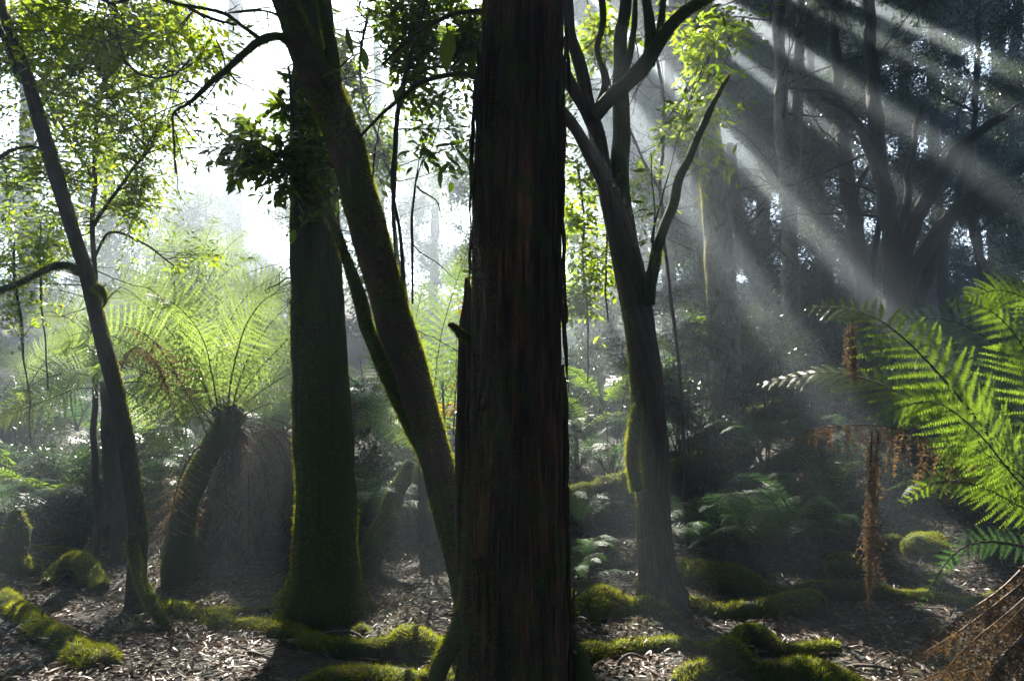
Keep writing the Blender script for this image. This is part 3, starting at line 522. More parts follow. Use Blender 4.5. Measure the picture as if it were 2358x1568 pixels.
# tall far trees in the bright mist, and those whose crowns stand over the clearing
TT = [((545, 600, 30), (540, -40, 30), .62, 'tall ghostly trunk in the bright mist left of the leaning tree'), ((70, 700, 26), (62, -40, 26), .5, 'pale misty trunk behind the leaves at the far left'),
      ((410, 640, 36), (405, 0, 36), .45, 'faint trunk in the mist between left leaves and leaning tree'), ((1000, 640, 34), (1010, 0, 34), .4, 'faint trunk in the mist just left of the centre trunk'),
      ((250, 650, 28), (262, -40, 28), .36, 'dim upright trunk in mist right of the thin leaning tree'), ((880, 620, 38), (868, 0, 38), .5, 'far hazy trunk between the leaning tree and the centre trunk'),
      ((1480, 700, 30), (1475, 0, 30), .5, 'far hazy trunk seen through the limbs of the forked tree'), ((1760, 700, 26), (1750, 0, 26), .5, 'far trunk at the top where beams cross the dark forest'), ((2080, 700, 28), (2085, 0, 28), .5, 'far trunk behind the limbs of the multi-stemmed tree'),
      ((2290, 700, 26), (2300, 0, 26), .5, 'far trunk near the top right corner of the picture')]
TALL = []
for k, (a, b, r0, lab) in enumerate(TT):
    p = W(*a); q = W(*b); p[2] = ground_h(p[0], p[1])-.3; dr = (q-p)/(q[2]-p[2]); top = p+dr*(25-p[2])
    t = thing('tall_tree', lab, 'tree', p, 'tall trees behind the clearing')
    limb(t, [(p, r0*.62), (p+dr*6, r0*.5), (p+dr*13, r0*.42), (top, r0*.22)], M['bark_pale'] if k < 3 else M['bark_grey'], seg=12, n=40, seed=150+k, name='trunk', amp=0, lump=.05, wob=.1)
    TALL.append((t, p, top))

# ---- leaf clumps (shared meshes) for crowns
CLD = {}
def clump_mesh(name, R_, n, size, mat, seed, flat=.6, kind=LEAF_MID, wid=1.0):
    r_ = np.random.default_rng(seed); nb = max(6, n//26)
    tips = nrm(r_.normal(size=(nb, 3)))*(R_*(.35+.65*r_.random((nb, 1))**.5)); tips[:, 2] *= flat
    u = r_.random((n, 1))**.6; b = r_.integers(0, nb, n)
    P = tips[b]*u + r_.normal(size=(n, 3))*R_*.075
    D = nrm(tips[b]+r_.normal(size=(n, 3))*R_*.8+np.array((0, 0, -.25*R_))); Nn = nrm(np.array((0, 0, 1.))+r_.normal(size=(n, 3))*.55)
    mb = MB(); V, Fa = leaves(P, D, Nn, size*(.6+.8*r_.random(n)), kind, wid); mb.add(V, Fa, 0)
    tw = np.stack([np.zeros_like(tips), tips*.5+r_.normal(size=tips.shape)*R_*.05, tips], 1)
    V2, Fa2 = mtube(tw, np.array((.012, .007, .002))[None].repeat(nb, 0)*R_); mb.add(V2, Fa2, 1)
    me = mb.mesh(name, [mat, M['twig']], bark=False, smooth=False); CLD[me.name] = (V.reshape(-1, 4, 3), V2, Fa2, mat, R_); return me
CL_HIGH = [clump_mesh('shade_bough', 1.5, 620, .30, M['leaf_mid'], s, .45, wid=1.5) for s in (1, 2, 3)]
CL_WALL = [clump_mesh('leafy_branch', 1.0, 1100, .085, M['leaf_shade'], s, .7) for s in (4, 5, 6, 7)]
CL_BRT = [clump_mesh('leafy_branch', .9, 700, .09, M['leaf_mid'], s, .7) for s in (8, 9, 10)]
NCUT = [0]
def put(me, parent, p, s, r_, name=None, tilt=.4, cut=True):
    """a copy of a leaf clump; where it would close a gap in the canopy its leaves in the gap are left off"""
    rot = (r_.normal()*tilt, r_.normal()*tilt, r_.random()*6.28); sc = (s*(.85+.3*r_.random()), s*(.85+.3*r_.random()), s*(.8+.4*r_.random()))
    if cut and in_gap(p, CLD[me.name][4]*s*1.25+.2)[0]:
        Lv, V2, F2, mat, _ = CLD[me.name]
        from mathutils import Euler
        Mx = np.array(Matrix.LocRotScale(Vector(p), Euler(rot), Vector(sc))); V = Lv@Mx[:3, :3].T+Mx[:3, 3]
        k = ~(in_gap(V[:, 0], ragged=True) | in_gap(V[:, 2], ragged=True) | in_gap(V.mean(1), .02, ragged=True)); NCUT[0] += 1
        if k.sum() < 70: return None
        V = V[k]; mb = MB(); mb.add(V.reshape(-1, 3), (LEAF_MID[1][None]+np.arange(len(V))[:, None, None]*4).reshape(-1, 3)); 
        W2 = (V2@Mx[:3, :3].T+Mx[:3, 3]).reshape(-1, 9, 3); kt = ~(in_gap(W2[:, 3], ragged=True) | in_gap(W2[:, 6], ragged=True) | in_gap((W2[:, 3]+W2[:, 6])/2, ragged=True) | in_gap(W2[:, 0], ragged=True)); W2 = W2[kt]
        if len(W2): mb.add(W2, (F2[:6][None]+np.arange(len(W2))[:, None, None]*9).reshape(-1, 4), 1)
        return mb.obj(name or me.name.split('.')[0], [mat, M['twig']], parent, bark=False, smooth=False)
    o = bpy.data.objects.new(name or me.name.split('.')[0], me); COL.objects.link(o); o.parent = parent
    o.location = np.asarray(p)-np.asarray(ORG[parent.name]); o.rotation_euler = rot; o.scale = sc; return o

# dark branch work and thin foliage of the forest trees (names follow below)
# high boughs added mostly above the frame to block the sun, thinned at left, cut for beams
r_ = np.random.default_rng(21); nhi = 0
for i in range(2300):
    g = np.array((r_.uniform(-16, 24), r_.uniform(-5, 36), 1.5)); z = r_.uniform(19, 26); p = g + SUN*(z-1.5)/SUN[2]
    px, py, d = proj(p)
    if d > 0 and py > -30-45*30/max(d, 1) and px < 1300 and -80 < px: continue
    left = 1-ss(-1.0, .8, g[0]-.05*g[1]); far = ss(10.5, 13.5, g[1])
    dens = 1-left*far*(.97 if fbm(np.array((g[0]*.42, g[1]*.42, 3.)), 2, 77) > .02 else .05)
    if r_.random() > dens: continue
    if left*far > .5 and in_gap(p, .8)[0]: continue
    k = int(np.argmin([np.hypot(*(p-tp)[:2]) for _, _, tp in TALL]))
    put(CL_HIGH[i % 3], TALL[k][0], p, .8+.5*r_.random(), r_); nhi += 1
# limbs reaching from each tall trunk towards its boughs
print('high boughs', nhi)

# wall of foliage on the right
r_ = np.random.default_rng(22); nw = 0
def nearest_tree(p): return RTREES[int(np.argmin([np.min(np.linalg.norm(q-p, axis=1)) for _, q in RTREES]))][0]
for i in range(1300):
    px = r_.uniform(1500, 2480); d = 10.5+19*r_.random()**1.3; py = r_.uniform(-420, 760)
    p = W(px, py, d)
    if p[2] < ground_h(p[0], p[1])+.4: continue
    if px < 1640 and py < 420 and r_.random() < .75: continue
    if px > 2230 and py < 330 and r_.random() < .5: continue
    if (1560 < px < 1770 and d < 12.5) or (1770 < px < 1870 and d < 14.5 and py < 700) or (1890 < px < 2260 and 60 < py < 760 and d < 14): continue
    if d < 14 and r_.random() < .35: continue
    if r_.random() > .42+.02*(d-13): continue
    put(CL_WALL[i % 4], nearest_tree(p), p, .7+.035*(d-12)+.3*r_.random(), r_); nw += 1
print('wall clumps', nw)
# misty foliage wall at the back, left and centre
r_ = np.random.default_rng(23); nb = 0
for i in range(420):
    px = r_.uniform(-150, 1450); d = r_.uniform(20, 36); lim = 330+90*math.sin(px*.011)+ (170 if 330 < px < 640 else 0)
    py = r_.uniform(lim, 900); p = W(px, py, d)
    if p[2] < ground_h(p[0], p[1])+.3 or r_.random() > .6: continue
    k = int(np.argmin([np.hypot(*(p-tp)[:2]) for _, tp, _ in TALL]))
    put(CL_BRT[i % 3], TALL[k][0], p, 1.3+.8*r_.random(), r_); nb += 1

for i in range(46):
    px = r_.uniform(380, 1100); py = r_.uniform(-40, 430); d = r_.uniform(30, 44); p = W(px, py, d); k = int(np.argmin([abs(proj(p)[0]-proj(tp)[0]) for _, tp, _ in TALL]))
    put(CL_BRT[i % 3], TALL[k][0], p, 1.0+1.1*r_.random(), r_)
# boughs added out of frame over the near big trees to block sky light
exec_later = []
r_ = np.random.default_rng(24)
near = [bpy.data.objects['mossy_tree'], bpy.data.objects['mossy_tree.001'], bpy.data.objects['forked_tree']]
for i in range(330):
    p = np.array((r_.uniform(-12, 13), r_.uniform(-11, 12), r_.uniform(9.5, 13)))
    px, py, d = proj(p)
    if d > .5 and py > -160: continue
    if r_.random() > .95 or in_gap(p, .4)[0]: continue
    par = near[0] if p[1] < 2 else (near[1] if p[0] < 0 else near[2])
    put(CL_HIGH[i % 3], par, p, 1.0+.4*r_.random(), r_)

# unseen leaf ring added beside and behind the viewpoint to cut ambient light
r_ = np.random.default_rng(25); n = 20000; a = R(52)+r_.random(n)*R(256); rad = 9+6*r_.random(n); P = np.stack([np.sin(a)*rad, np.cos(a)*rad, -.5+13*r_.random(n)], -1)
P = P+.5*np.stack([fbm(P*.5, 2, k) for k in range(3)], -1); k_ = ~in_gap(P, .3); P = P[k_]; n = len(P)
mb = MB(); mb.add(*leaves(P, nrm(r_.normal(size=(n, 3))+np.array((0, 0, -.4))), nrm(r_.normal(size=(n, 3))), .35+.25*r_.random(n), LEAF_MID, 1.5))
o = mb.obj('unseen_shade_foliage', M['leaf_shade'], stuff=True, bark=False, smooth=False); o['label'] = 'unseen foliage added beside and behind the view to block ambient light'; o['category'] = 'forest'

# ------------------------------------------------------------------ near foliage grown limb > twig > leaf
def foliage(parent, G_, leafm, kind=LEAF_MID, wid=1.0, filt=None, nm='foliage'):
    (L_, rl), (T2, rt2), (q, ld, ln_, ls) = G_
    k = ~in_gap(q, .03, 1.0, small=True, only=GR0); q, ld, ln_, ls = q[k], ld[k], ln_[k], ls[k]
    kt = ~in_gap(T2[:, 2], .06, 1.0, small=True, only=GR0); T2, rt2 = T2[kt], rt2[kt]
    mb = MB(); mb.add(*mtube(L_, rl, 5)); mb.add(*mtube(T2, rt2, 3)); mb.obj('twigs', M['twig'], parent, stuff=True, bark=False)
    if filt is not None:
        k = filt(q); q, ld, ln_, ls = q[k], ld[k], ln_[k], ls[k]
    if len(q):
        m2 = MB(); m2.add(*leaves(q, ld, ln_, ls, kind, wid)); m2.obj(nm, leafm, parent, stuff=True, bark=False, smooth=False)
def pick(boxes, n, rng):
    """targets spread in picture blobs (px, py, depth, rx, ry, rd, weight)"""
    wts = np.array([b[6] for b in boxes], float); k = rng.choice(len(boxes), n, p=wts/wts.sum()); out = []
    for i in k:
        b = boxes[i]; a = rng.normal(size=3)*.55
        out.append(W(b[0]+b[3]*np.clip(a[0], -1.2, 1.2), b[1]+b[4]*np.clip(a[1], -1.2, 1.2), b[2]+b[5]*a[2]))
    return np.array(out)
def small_tree(name, label, cat, base, trunk, mat, leafm, boxes, n, seed, group=None, tw=None, single=0, thin=True, **kw):
    r_ = np.random.default_rng(seed); t = thing(name, label, cat, base, group)
    for j, pts in enumerate(trunk): limb(t, pts, mat, seg=8, n=50, seed=seed+j, name='trunk' if j == 0 else 'stem', amp=0, lump=.004, wob=.03)
    tr = np.array([W(*p[:3]) for pts in trunk for p in pts])
    tg = pick(boxes, n, r_)
    A = np.concatenate([crom(np.array([W(*p[:3]) for p in pts]), 30) for pts in trunk])
    st = []
    for g_ in tg:
        dist = np.linalg.norm(A-g_, axis=1)+.5*np.maximum(0, A[:, 2]-g_[2]+.1); j = np.argsort(dist)[int(r_.integers(0, 6))]; st.append(A[j])
    kind = kw.get('kind', LEAF_MID); Gd = grow(st, tg, r_, **kw)
    wid = kw.get('wid', 1.0)
    if single:
        (L_, rl), (T2, rt2), (q, ld, ln_, ls) = Gd
        k = ~in_gap(q, .03, 1.0, small=True, only=GR0 if thin else -1); q, ld, ln_, ls = q[k], ld[k], ln_[k], ls[k]
        kt = ~in_gap(T2[:, 2], .06, 1.0, small=True, only=GR0); T2, rt2 = T2[kt], rt2[kt]
        mb = MB(); mb.add(*mtube(L_, rl, 5)); mb.add(*mtube(T2, rt2, 4)); mb.obj('twigs', M['twig'], t, stuff=True, bark=False)
        big = np.argsort(-ls/np.maximum(proj(q)[2], .5))[:single]; rest = np.setdiff1d(np.arange(len(q)), big)
        me = []
        for s_ in range(3):
            V, Fa = leaves(np.zeros((1, 3)), np.array([(1., 0, 0)]), np.array([(0, 0, 1.)]), [1.0], LEAF_FINE, wid*(.85+.2*s_)); m_ = MB(); m_.add(V, Fa); me.append(m_.mesh('leaf', leafm, bark=False, smooth=False))
        org = np.asarray(ORG[t.name])
        for c_, i in enumerate(big):
            D = ld[i]; S2 = nrm(np.cross(ln_[i], D)); N2 = np.cross(D, S2); o = bpy.data.objects.new('leaf', me[c_ % 3]); COL.objects.link(o); o.parent = t
            mt = Matrix(np.vstack([np.column_stack([D*ls[i], S2*ls[i], N2*ls[i], q[i]-org]), [0, 0, 0, 1]]).tolist()); o.matrix_local = mt
        if len(rest):
            m2 = MB(); m2.add(*leaves(q[rest], ld[rest], ln_[rest], ls[rest], kind, wid)); m2.obj('foliage', leafm, t, stuff=True, bark=False, smooth=False)
    else: foliage(t, Gd, leafm, kind, wid)
    return t

# fine branches and leaves on the dark forest trees
for k, (t, pts) in enumerate(RTREES):
    r_ = np.random.default_rng(170+k); A = crom(pts, 40)[10:]; st = A[r_.integers(0, len(A), 12)]
    tg = st+nrm(r_.normal(size=(12, 3))*np.array((1, .6, .5)))*(.8+1.6*r_.random((12, 1)))+np.array((0, 0, .5))
    foliage(t, grow(st, tg, r_, ntw=12, tlen=.8, gap=.09, lsize=.085, r0=.022), M['leaf_shade'])

# small-leaved understory trees on the left
small_tree('understory_tree', 'bushy small-leaved tree with bright green sunlit leaves filling the upper left', 'tree', W(225, 1150, 6.6),
    [[(225, 1190, 6.6, 16), (215, 950, 6.6, 14), (218, 700, 6.5, 12), (216, 500, 6.4, 11), (220, 330, 6.3, 10), (250, 150, 6.2, 9), (300, -30, 6.1, 7)], [(216, 520, 6.4, 9), (280, 420, 6.3, 7), (350, 330, 6.2, 5)], [(218, 420, 6.4, 9), (150, 300, 6.3, 8), (60, 150, 6.2, 7), (-20, 20, 6.2, 5)]],
    M['twig'], M['leaf_bright'], [(90, 90, 6.0, 160, 110, .8, 3.2), (270, 110, 6.2, 150, 120, .8, 3.2), (290, 270, 6.4, 120, 80, .7, 2.2), (90, 300, 6.0, 130, 110, .7, 2), (280, 420, 6.5, 90, 80, .6, 1.3), (60, 480, 6.2, 90, 100, .6, 1.4), (230, 560, 6.6, 140, 60, .6, .9), (60, 620, 6.2, 80, 60, .5, .7), (400, 30, 6, 80, 40, .5, 1.2), (330, 470, 6.5, 40, 60, .3, .6)],
    150, 201, ntw=15, tlen=.42, gap=.03, lsize=.058, r0=.007, wid=1.15)
small_tree('understory_tree', 'airy branch of yellow green leaves hanging over the bright mist at the top left', 'tree', W(300, -60, 5.2),
    [[(-40, 40, 5.2, 13), (120, -20, 5.2, 11), (250, 10, 5.1, 9), (275, 90, 5.0, 8), (282, 130, 5.0, 7), (330, 172, 5.0, 6), (400, 180, 5.0, 5), (440, 140, 5.0, 4)], [(250, 10, 5.1, 9), (360, -10, 5, 8), (470, 40, 4.9, 6), (540, 60, 4.9, 4)]],
    M['twig'], M['leaf_bright'], [(400, 60, 5.1, 80, 60, .4, 2), (470, 120, 5.1, 40, 40, .4, .7), (250, 80, 5.2, 90, 60, .4, 1.2), (120, 60, 5.0, 110, 60, .4, 1.4), (520, 20, 5.2, 50, 30, .3, .3)],
    26, 202, ntw=9, tlen=.34, gap=.045, lsize=.085, r0=.006)
small_tree('understory_tree', 'thin sapling with small bright leaves at the far left below the mossy limb', 'tree', W(60, 1000, 5.8),
    [[(70, 1010, 5.8, 3.5), (60, 850, 5.8, 4), (45, 700, 5.7, 6), (30, 560, 5.7, 5)], [(110, 900, 5.9, 3), (100, 720, 5.9, 4), (90, 560, 5.8, 4)]],
    M['twig'], M['leaf_bright'], [(40, 600, 5.6, 70, 70, .3, 1), (100, 540, 5.8, 80, 50, .3, 1), (40, 700, 5.6, 50, 40, .3, .6)], 22, 203, ntw=9, tlen=.3, gap=.035, lsize=.055, r0=.004)
small_tree('understory_tree', 'sprig of bright leaves over the tips of the sunlit fern fronds', 'tree', W(205, 655, 6.4),
    [[(205, 655, 6.4, 5), (250, 540, 6.5, 7), (330, 560, 6.6, 5), (400, 610, 6.7, 4)]], M['twig'], M['leaf_bright'], [(400, 600, 6.7, 80, 30, .3, 1), (500, 590, 6.7, 60, 14, .3, .5), (330, 500, 6.6, 80, 40, .3, .9)], 11, 204, ntw=8, tlen=.26, gap=.04, lsize=.075, r0=.004)
# dark-leaved shrub against the mossy upright tree
small_tree('glossy_shrub', 'cluster of dark glossy pointed leaves jutting left from the upright mossy trunk', 'shrub', W(690, 600, 5.0),
    [[(705, 600, 5.0, 10), (690, 450, 4.9, 9), (680, 300, 4.8, 8), (665, 150, 4.7, 6)], [(690, 430, 4.9, 8), (620, 350, 4.8, 6), (550, 320, 4.7, 4)]],
    M['twig'], M['leaf_dark'], [(570, 320, 4.8, 60, 36, .25, 2.2), (620, 380, 4.8, 55, 45, .25, 2.0), (545, 385, 4.8, 45, 22, .2, .9), (640, 250, 4.9, 45, 50, .25, 1.4), (690, 200, 5.1, 40, 80, .2, 1.2), (690, 370, 4.6, 50, 50, .1, 1.3), (760, 430, 4.6, 20, 40, .1, .5)],
    36, 205, ntw=8, tlen=.22, gap=.026, lsize=.092, r0=.005, single=280, kind=LEAF_MID, wid=1.05)
# leafy tree behind, top centre
small_tree('leafy_tree', 'leafy tree with arching dark branches filling the top centre left of the big trunk', 'tree', W(930, 1050, 6.5),
    [[(985, 1060, 6.5, 8), (945, 800, 6.4, 10), (915, 560, 6.3, 11), (908, 380, 6.2, 11), (925, 230, 6.1, 10), (955, 90, 6.0, 9), (990, -60, 6, 7)], [(908, 420, 6.2, 8), (860, 300, 6.1, 7), (830, 180, 6.0, 6), (850, 20, 6, 5)], [(925, 230, 6.1, 8), (990, 160, 6, 6), (1080, 170, 5.9, 5)]],
    M['twig'], M['leaf_dark'], [(880, 60, 6.2, 120, 70, .6, 3.4), (1040, 60, 6.1, 80, 60, .5, 2.2), (860, 200, 6.2, 80, 60, .5, 2.3), (1060, 130, 5.9, 50, 40, .4, 1.2), (840, 320, 6.2, 60, 50, .4, 1.1), (900, 340, 6.6, 60, 40, .4, .7), (1000, 230, 6.8, 60, 60, .4, .5), (1070, 330, 6, 20, 40, .3, .3), (780, 90, 6.2, 40, 80, .3, 1.2), (960, 120, 6.1, 60, 80, .3, 1.2)],
    112, 206, ntw=11, tlen=.4, gap=.04, lsize=.098, r0=.007, single=260)
# sapling with a few big leaves in front of the mist
t = small_tree('sapling', 'slim dark sapling with a few broad drooping leaves left of the centre trunk', 'sapling', W(945, 780, 4.4),
    [[(1050, 1300, 4.45, 9), (1012, 1130, 4.42, 9), (975, 960, 4.4, 9), (948, 820, 4.4, 9), (940, 740, 4.4, 9), (932, 660, 4.4, 9), (918, 540, 4.4, 9), (908, 430, 4.4, 9), (912, 300, 4.4, 8), (932, 190, 4.4, 8), (960, 80, 4.4, 7), (985, -20, 4.4, 6)], [(950, 700, 4.3, 5), (948, 560, 4.25, 5), (950, 460, 4.2, 5), (957, 395, 4.2, 4), (975, 345, 4.2, 2.5), (1060, 332, 4.1, 2)], [(948, 560, 4.3, 3), (1000, 600, 4.2, 2.5), (1060, 650, 4.1, 2), (1078, 600, 4.1, 1.5)], [(957, 420, 4.2, 3), (1000, 340, 4.2, 2), (1022, 240, 4.2, 2), (1035, 180, 4.2, 1.5)], [(960, 430, 4.2, 3), (1010, 460, 4.1, 2), (1020, 500, 4.1, 1.5)]],
    M['twig'], M['leaf_dark'], [(1000, 350, 4.2, 50, 26, .12, 1)], 3, 207, ntw=3, tlen=.16, gap=.05, lsize=.10, r0=.003, single=24)
bl = [((965, 345), (1010, 365)), ((985, 350), (960, 390)), ((1000, 340), (1045, 328)), ((1030, 335), (1075, 322)), ((1045, 340), (1085, 380)), ((950, 385), (935, 400)), ((1018, 385), (1010, 435)), ((990, 375), (1020, 385)), ((950, 350), (915, 352)), ((1030, 365), (1065, 385)), ((975, 370), (990, 400)), ((1005, 330), (975, 325)), ((930, 195), (905, 235)), ((1022, 210), (1012, 235)), ((800, 60), (808, 130)), ((835, 110), (845, 165)), ((790, 160), (735, 175)), ((830, 180), (900, 190)), ((1040, 70), (1020, 160))]
org = np.asarray(ORG[t.name]); V, Fa = leaves(np.zeros((1, 3)), np.array([(1., 0, 0)]), np.array([(0, 0, 1.)]), [1.0], LEAF_FINE, 1.0); m_ = MB(); m_.add(V, Fa); me = m_.mesh('leaf', M['leaf_dark'], bark=False)
rl = np.random.default_rng(9)
for (a, b), (c, d) in bl:
    p = W(a, b, 4.15); q = W(c, d, 4.12+.06*rl.normal()); D = q-p; s = np.linalg.norm(D)*1.15; D = D/np.linalg.norm(D); s *= .85; nn = nrm(np.array((0, -.6, .7))+rl.normal(size=3)*.5); S2 = nrm(np.cross(nn, D)); N2 = np.cross(D, S2)
    o = bpy.data.objects.new('leaf', me); COL.objects.link(o); o.parent = t; o.matrix_local = Matrix(np.vstack([np.column_stack([D*s, S2*s, N2*s, p-org]), [0, 0, 0, 1]]).tolist())
# foliage around the forked tree
small_tree('leafy_tree', 'leafy tree behind the forked trunk with bright green leaf sprays at the top', 'tree', W(1560, 1000, 7.4),
    [[(1575, 1000, 7.4, 9), (1560, 800, 7.3, 8), (1535, 600, 7.2, 8), (1520, 420, 7.1, 8), (1530, 250, 7, 7), (1500, 80, 7, 6)], [(1520, 440, 7.1, 7), (1450, 300, 7, 6), (1390, 150, 6.9, 5), (1350, 0, 6.9, 4)], [(1530, 280, 7, 6), (1600, 190, 6.9, 5), (1650, 100, 6.8, 4)]],
    M['twig'], M['leaf_bright'], [(1360, 80, 6.6, 60, 80, .4, 2.2), (1450, 60, 6.6, 60, 60, .4, 1.6), (1500, 240, 6.8, 50, 60, .4, 1.6), (1590, 260, 6.8, 60, 70, .4, 1.9), (1580, 130, 6.8, 60, 60, .4, 1.2), (1640, 60, 6.6, 60, 40, .4, 1.0), (1345, 230, 6.8, 40, 60, .3, .8), (1470, 330, 7, 40, 40, .3, .6), (1480, 420, 7, 30, 40, .3, .3), (1650, 300, 7, 30, 50, .3, .4)],
    60, 208, ntw=10, tlen=.36, gap=.045, lsize=.10, r0=.006, single=240)
small_tree('hanging_creeper', 'hanging leafy creeper of bright translucent leaves between the centre trunk and the forked tree', 'creeper', W(1340, 900, 8.4),
    [[(1330, 380, 8.2, 6), (1345, 500, 8.2, 5), (1340, 620, 8.2, 5), (1355, 760, 8.2, 5), (1350, 880, 8.2, 4)], [(1400, 480, 8.2, 5), (1395, 620, 8.2, 5), (1400, 740, 8.2, 4)]],
    M['twig'], M['leaf_bright'], [(1325, 500, 8.2, 35, 50, .3, 1.2), (1380, 480, 8.3, 30, 50, .3, .8), (1330, 620, 8.2, 40, 60, .3, 1.2), (1375, 620, 8.2, 35, 40, .3, 1.0), (1325, 690, 8.2, 25, 40, .3, 1.0), (1340, 420, 8.2, 40, 40, .3, .6), (1320, 300, 8.2, 25, 50, .2, .5), (1420, 620, 8.4, 20, 60, .2, .5)], 60, 209, thin=False, ntw=9, tlen=.26, gap=.045, lsize=.115, r0=.003, single=200)
small_tree('sapling', 'thin leafless-looking sapling with long narrow leaves right of the forked tree', 'sapling', W(1475, 640, 5.2),
    [[(1492, 640, 5.2, 5), (1500, 560, 5.2, 4), (1520, 470, 5.2, 4), (1545, 380, 5.2, 3), (1570, 300, 5.2, 3), (1600, 200, 5.2, 2)], [(1500, 560, 5.2, 3), (1502, 470, 5.2, 2.5), (1500, 350, 5.2, 2)]],
    M['twig'], M['leaf_dark'], [(1500, 380, 5.2, 30, 30, .1, 1.2), (1570, 300, 5.2, 30, 40, .1, .6), (1620, 220, 5.2, 30, 50, .1, 1.), (1660, 30, 5.2, 40, 30, .1, .8), (1500, 520, 5.2, 16, 40, .1, .5)], 15, 210, ntw=3, tlen=.2, gap=.04, lsize=.095, r0=.003, wid=.7, single=120)
# yellow leaves beside the centre trunk
small_tree('yellow_shrub', 'small shrub of yellow and lime leaves glowing left of the big trunk near its middle', 'shrub', W(1030, 1060, 5.6),
    [[(1030, 1110, 5.6, 5), (1025, 1000, 5.6, 5), (1022, 880, 5.6, 4)], [(1045, 1000, 5.6, 4), (1050, 900, 5.6, 3)]],
    M['twig'], M['ochre'], [(1025, 900, 5.6, 30, 22, .1, 1), (1035, 940, 5.6, 30, 22, .1, 1), (1030, 985, 5.6, 24, 22, .1, .5), (1065, 545, 5.6, 16, 14, .1, .5)], 15, 211, ntw=4, tlen=.14, gap=.035, lsize=.08, r0=.003, single=110, wid=1.2)

# mid-distance bushes in the right hand undergrowth and behind the ferns, the first few added to darken the hollow
BUSH = [(560, 1130, 8.1), (650, 1090, 8.3), (610, 1230, 7.9), (380, 1130, 8.2), (250, 1120, 8.3), (120, 1190, 7.8), (890, 1150, 8.2), (1010, 1180, 8.4), (70, 1120, 7.6), (1400, 880, 9.5), (1330, 940, 10.4), (1440, 900, 10.6), (1300, 860, 11), (640, 1050, 9.0), (560, 1100, 9.2), (640, 1180, 8.4), (40, 1000, 9.2), (130, 1040, 9.4), (330, 1050, 9.4), (900, 1000, 9.6), (980, 1100, 9.0), (860, 900, 11), (20, 1100, 8.2), (1040, 950, 10), (1590, 860, 9), (1620, 940, 8.6), (1760, 840, 10.5), (1760, 930, 9.6), (1880, 860, 10.5), (1560, 780, 11), (1540, 960, 9.2), (1720, 760, 12), (1960, 820, 11), (2120, 760, 12), (2280, 850, 11), (1890, 760, 13), (2040, 860, 11)]
for k, (a, b, d) in enumerate(BUSH):
    r_ = np.random.default_rng(300+k); p = W(a, b, d); g = np.array(p); g[2] = ground_h(g[0], g[1])-.05
    t = thing('bush', ['small-leaved dark bush in the shaded undergrowth right of the forked tree', 'dark leafy bush low on the slope at the right'][k % 2], 'bush', g, 'dark bushes in the undergrowth')
    for j in range(4):
        put(CL_WALL[(k+j) % 4], t, p+r_.normal(size=3)*np.array((.45, .3, .35)), .48+.2*r_.random(), r_)
    mb = MB(); tt = p+r_.normal(size=(6, 3))*.4; u = np.linspace(0, 1, 5)[None, :, None]; mb.add(*mtube(g+(tt[:, None]-g)*u+np.array((0, 0, .1))*np.sin(u*3.14), np.linspace(.012, .005, 5)[None].repeat(6, 0), 4)); mb.obj('stem', M['twig'], t, bark=False)
labels = {0: "dark bush added to blacken the hollow under the large tree fern's crown", 1: 'dark bush added to deepen the shade left of the upright mossy tree', 2: 'lowest bush added to darken the hollow left of the upright mossy tree', 3: "dark bush added to darken the gap between the thin tree and the large fern's trunk", 4: "bush right behind the thin tree's lower trunk", 5: 'low bush behind the upper thin mossy log at left', 6: 'dark bush right of the upright tree above the shattered stump', 7: 'dark bush in the gap beside the foot of the centre trunk', 8: 'bush at far left over the mossy stump', 9: 'bush in the mist left of the forked trunk above the slanting log', 10: 'dark bush behind the slanting log beside the centre trunk', 11: 'bush just left of the forked trunk at mid height', 12: 'far misty bush at the right edge of the centre trunk', 13: 'dark bush in the hollow behind the large tree fern', 14: 'dark bush under the crown of the large tree fern', 15: "low dark bush left of the upright mossy tree's foot", 16: 'shadowed bush at the left edge below the arching fronds', 17: 'dim bush left of the thin tree', 18: 'dark bush right behind the thin tree', 19: 'dark bush between upright tree and leaning tree', 20: "low bush behind the leaning tree's foot", 21: 'misty bush between leaning tree and upright tree at mid height', 22: 'bush at the left edge above the stump', 23: 'dark bush under the glowing fronds beside the centre trunk', 24: 'dark bush between the forked tree and the grey lichened trunk', 25: 'dark bush low against the left of the lichened trunk', 26: 'dark bush right of the lichened trunk', 27: 'leafy bush over the far mossy log', 28: 'bush at the foot of the split grey brown trunk', 29: 'far bush in the mist right of the forked tree', 30: 'shadowy bush directly right of the forked trunk', 31: 'far dark bush behind the lichened trunk', 32: 'bush below the thin black trunk', 33: 'bush under the dark multi-stemmed tree', 34: 'bush at the right edge behind the foreground fern', 35: 'far bush between the split trunk and the black trunk', 36: 'dark bush behind the tips of the foreground fern'}
for k in labels: bpy.data.objects['bush' if k == 0 else 'bush.%03d' % k]['label'] = labels[k]

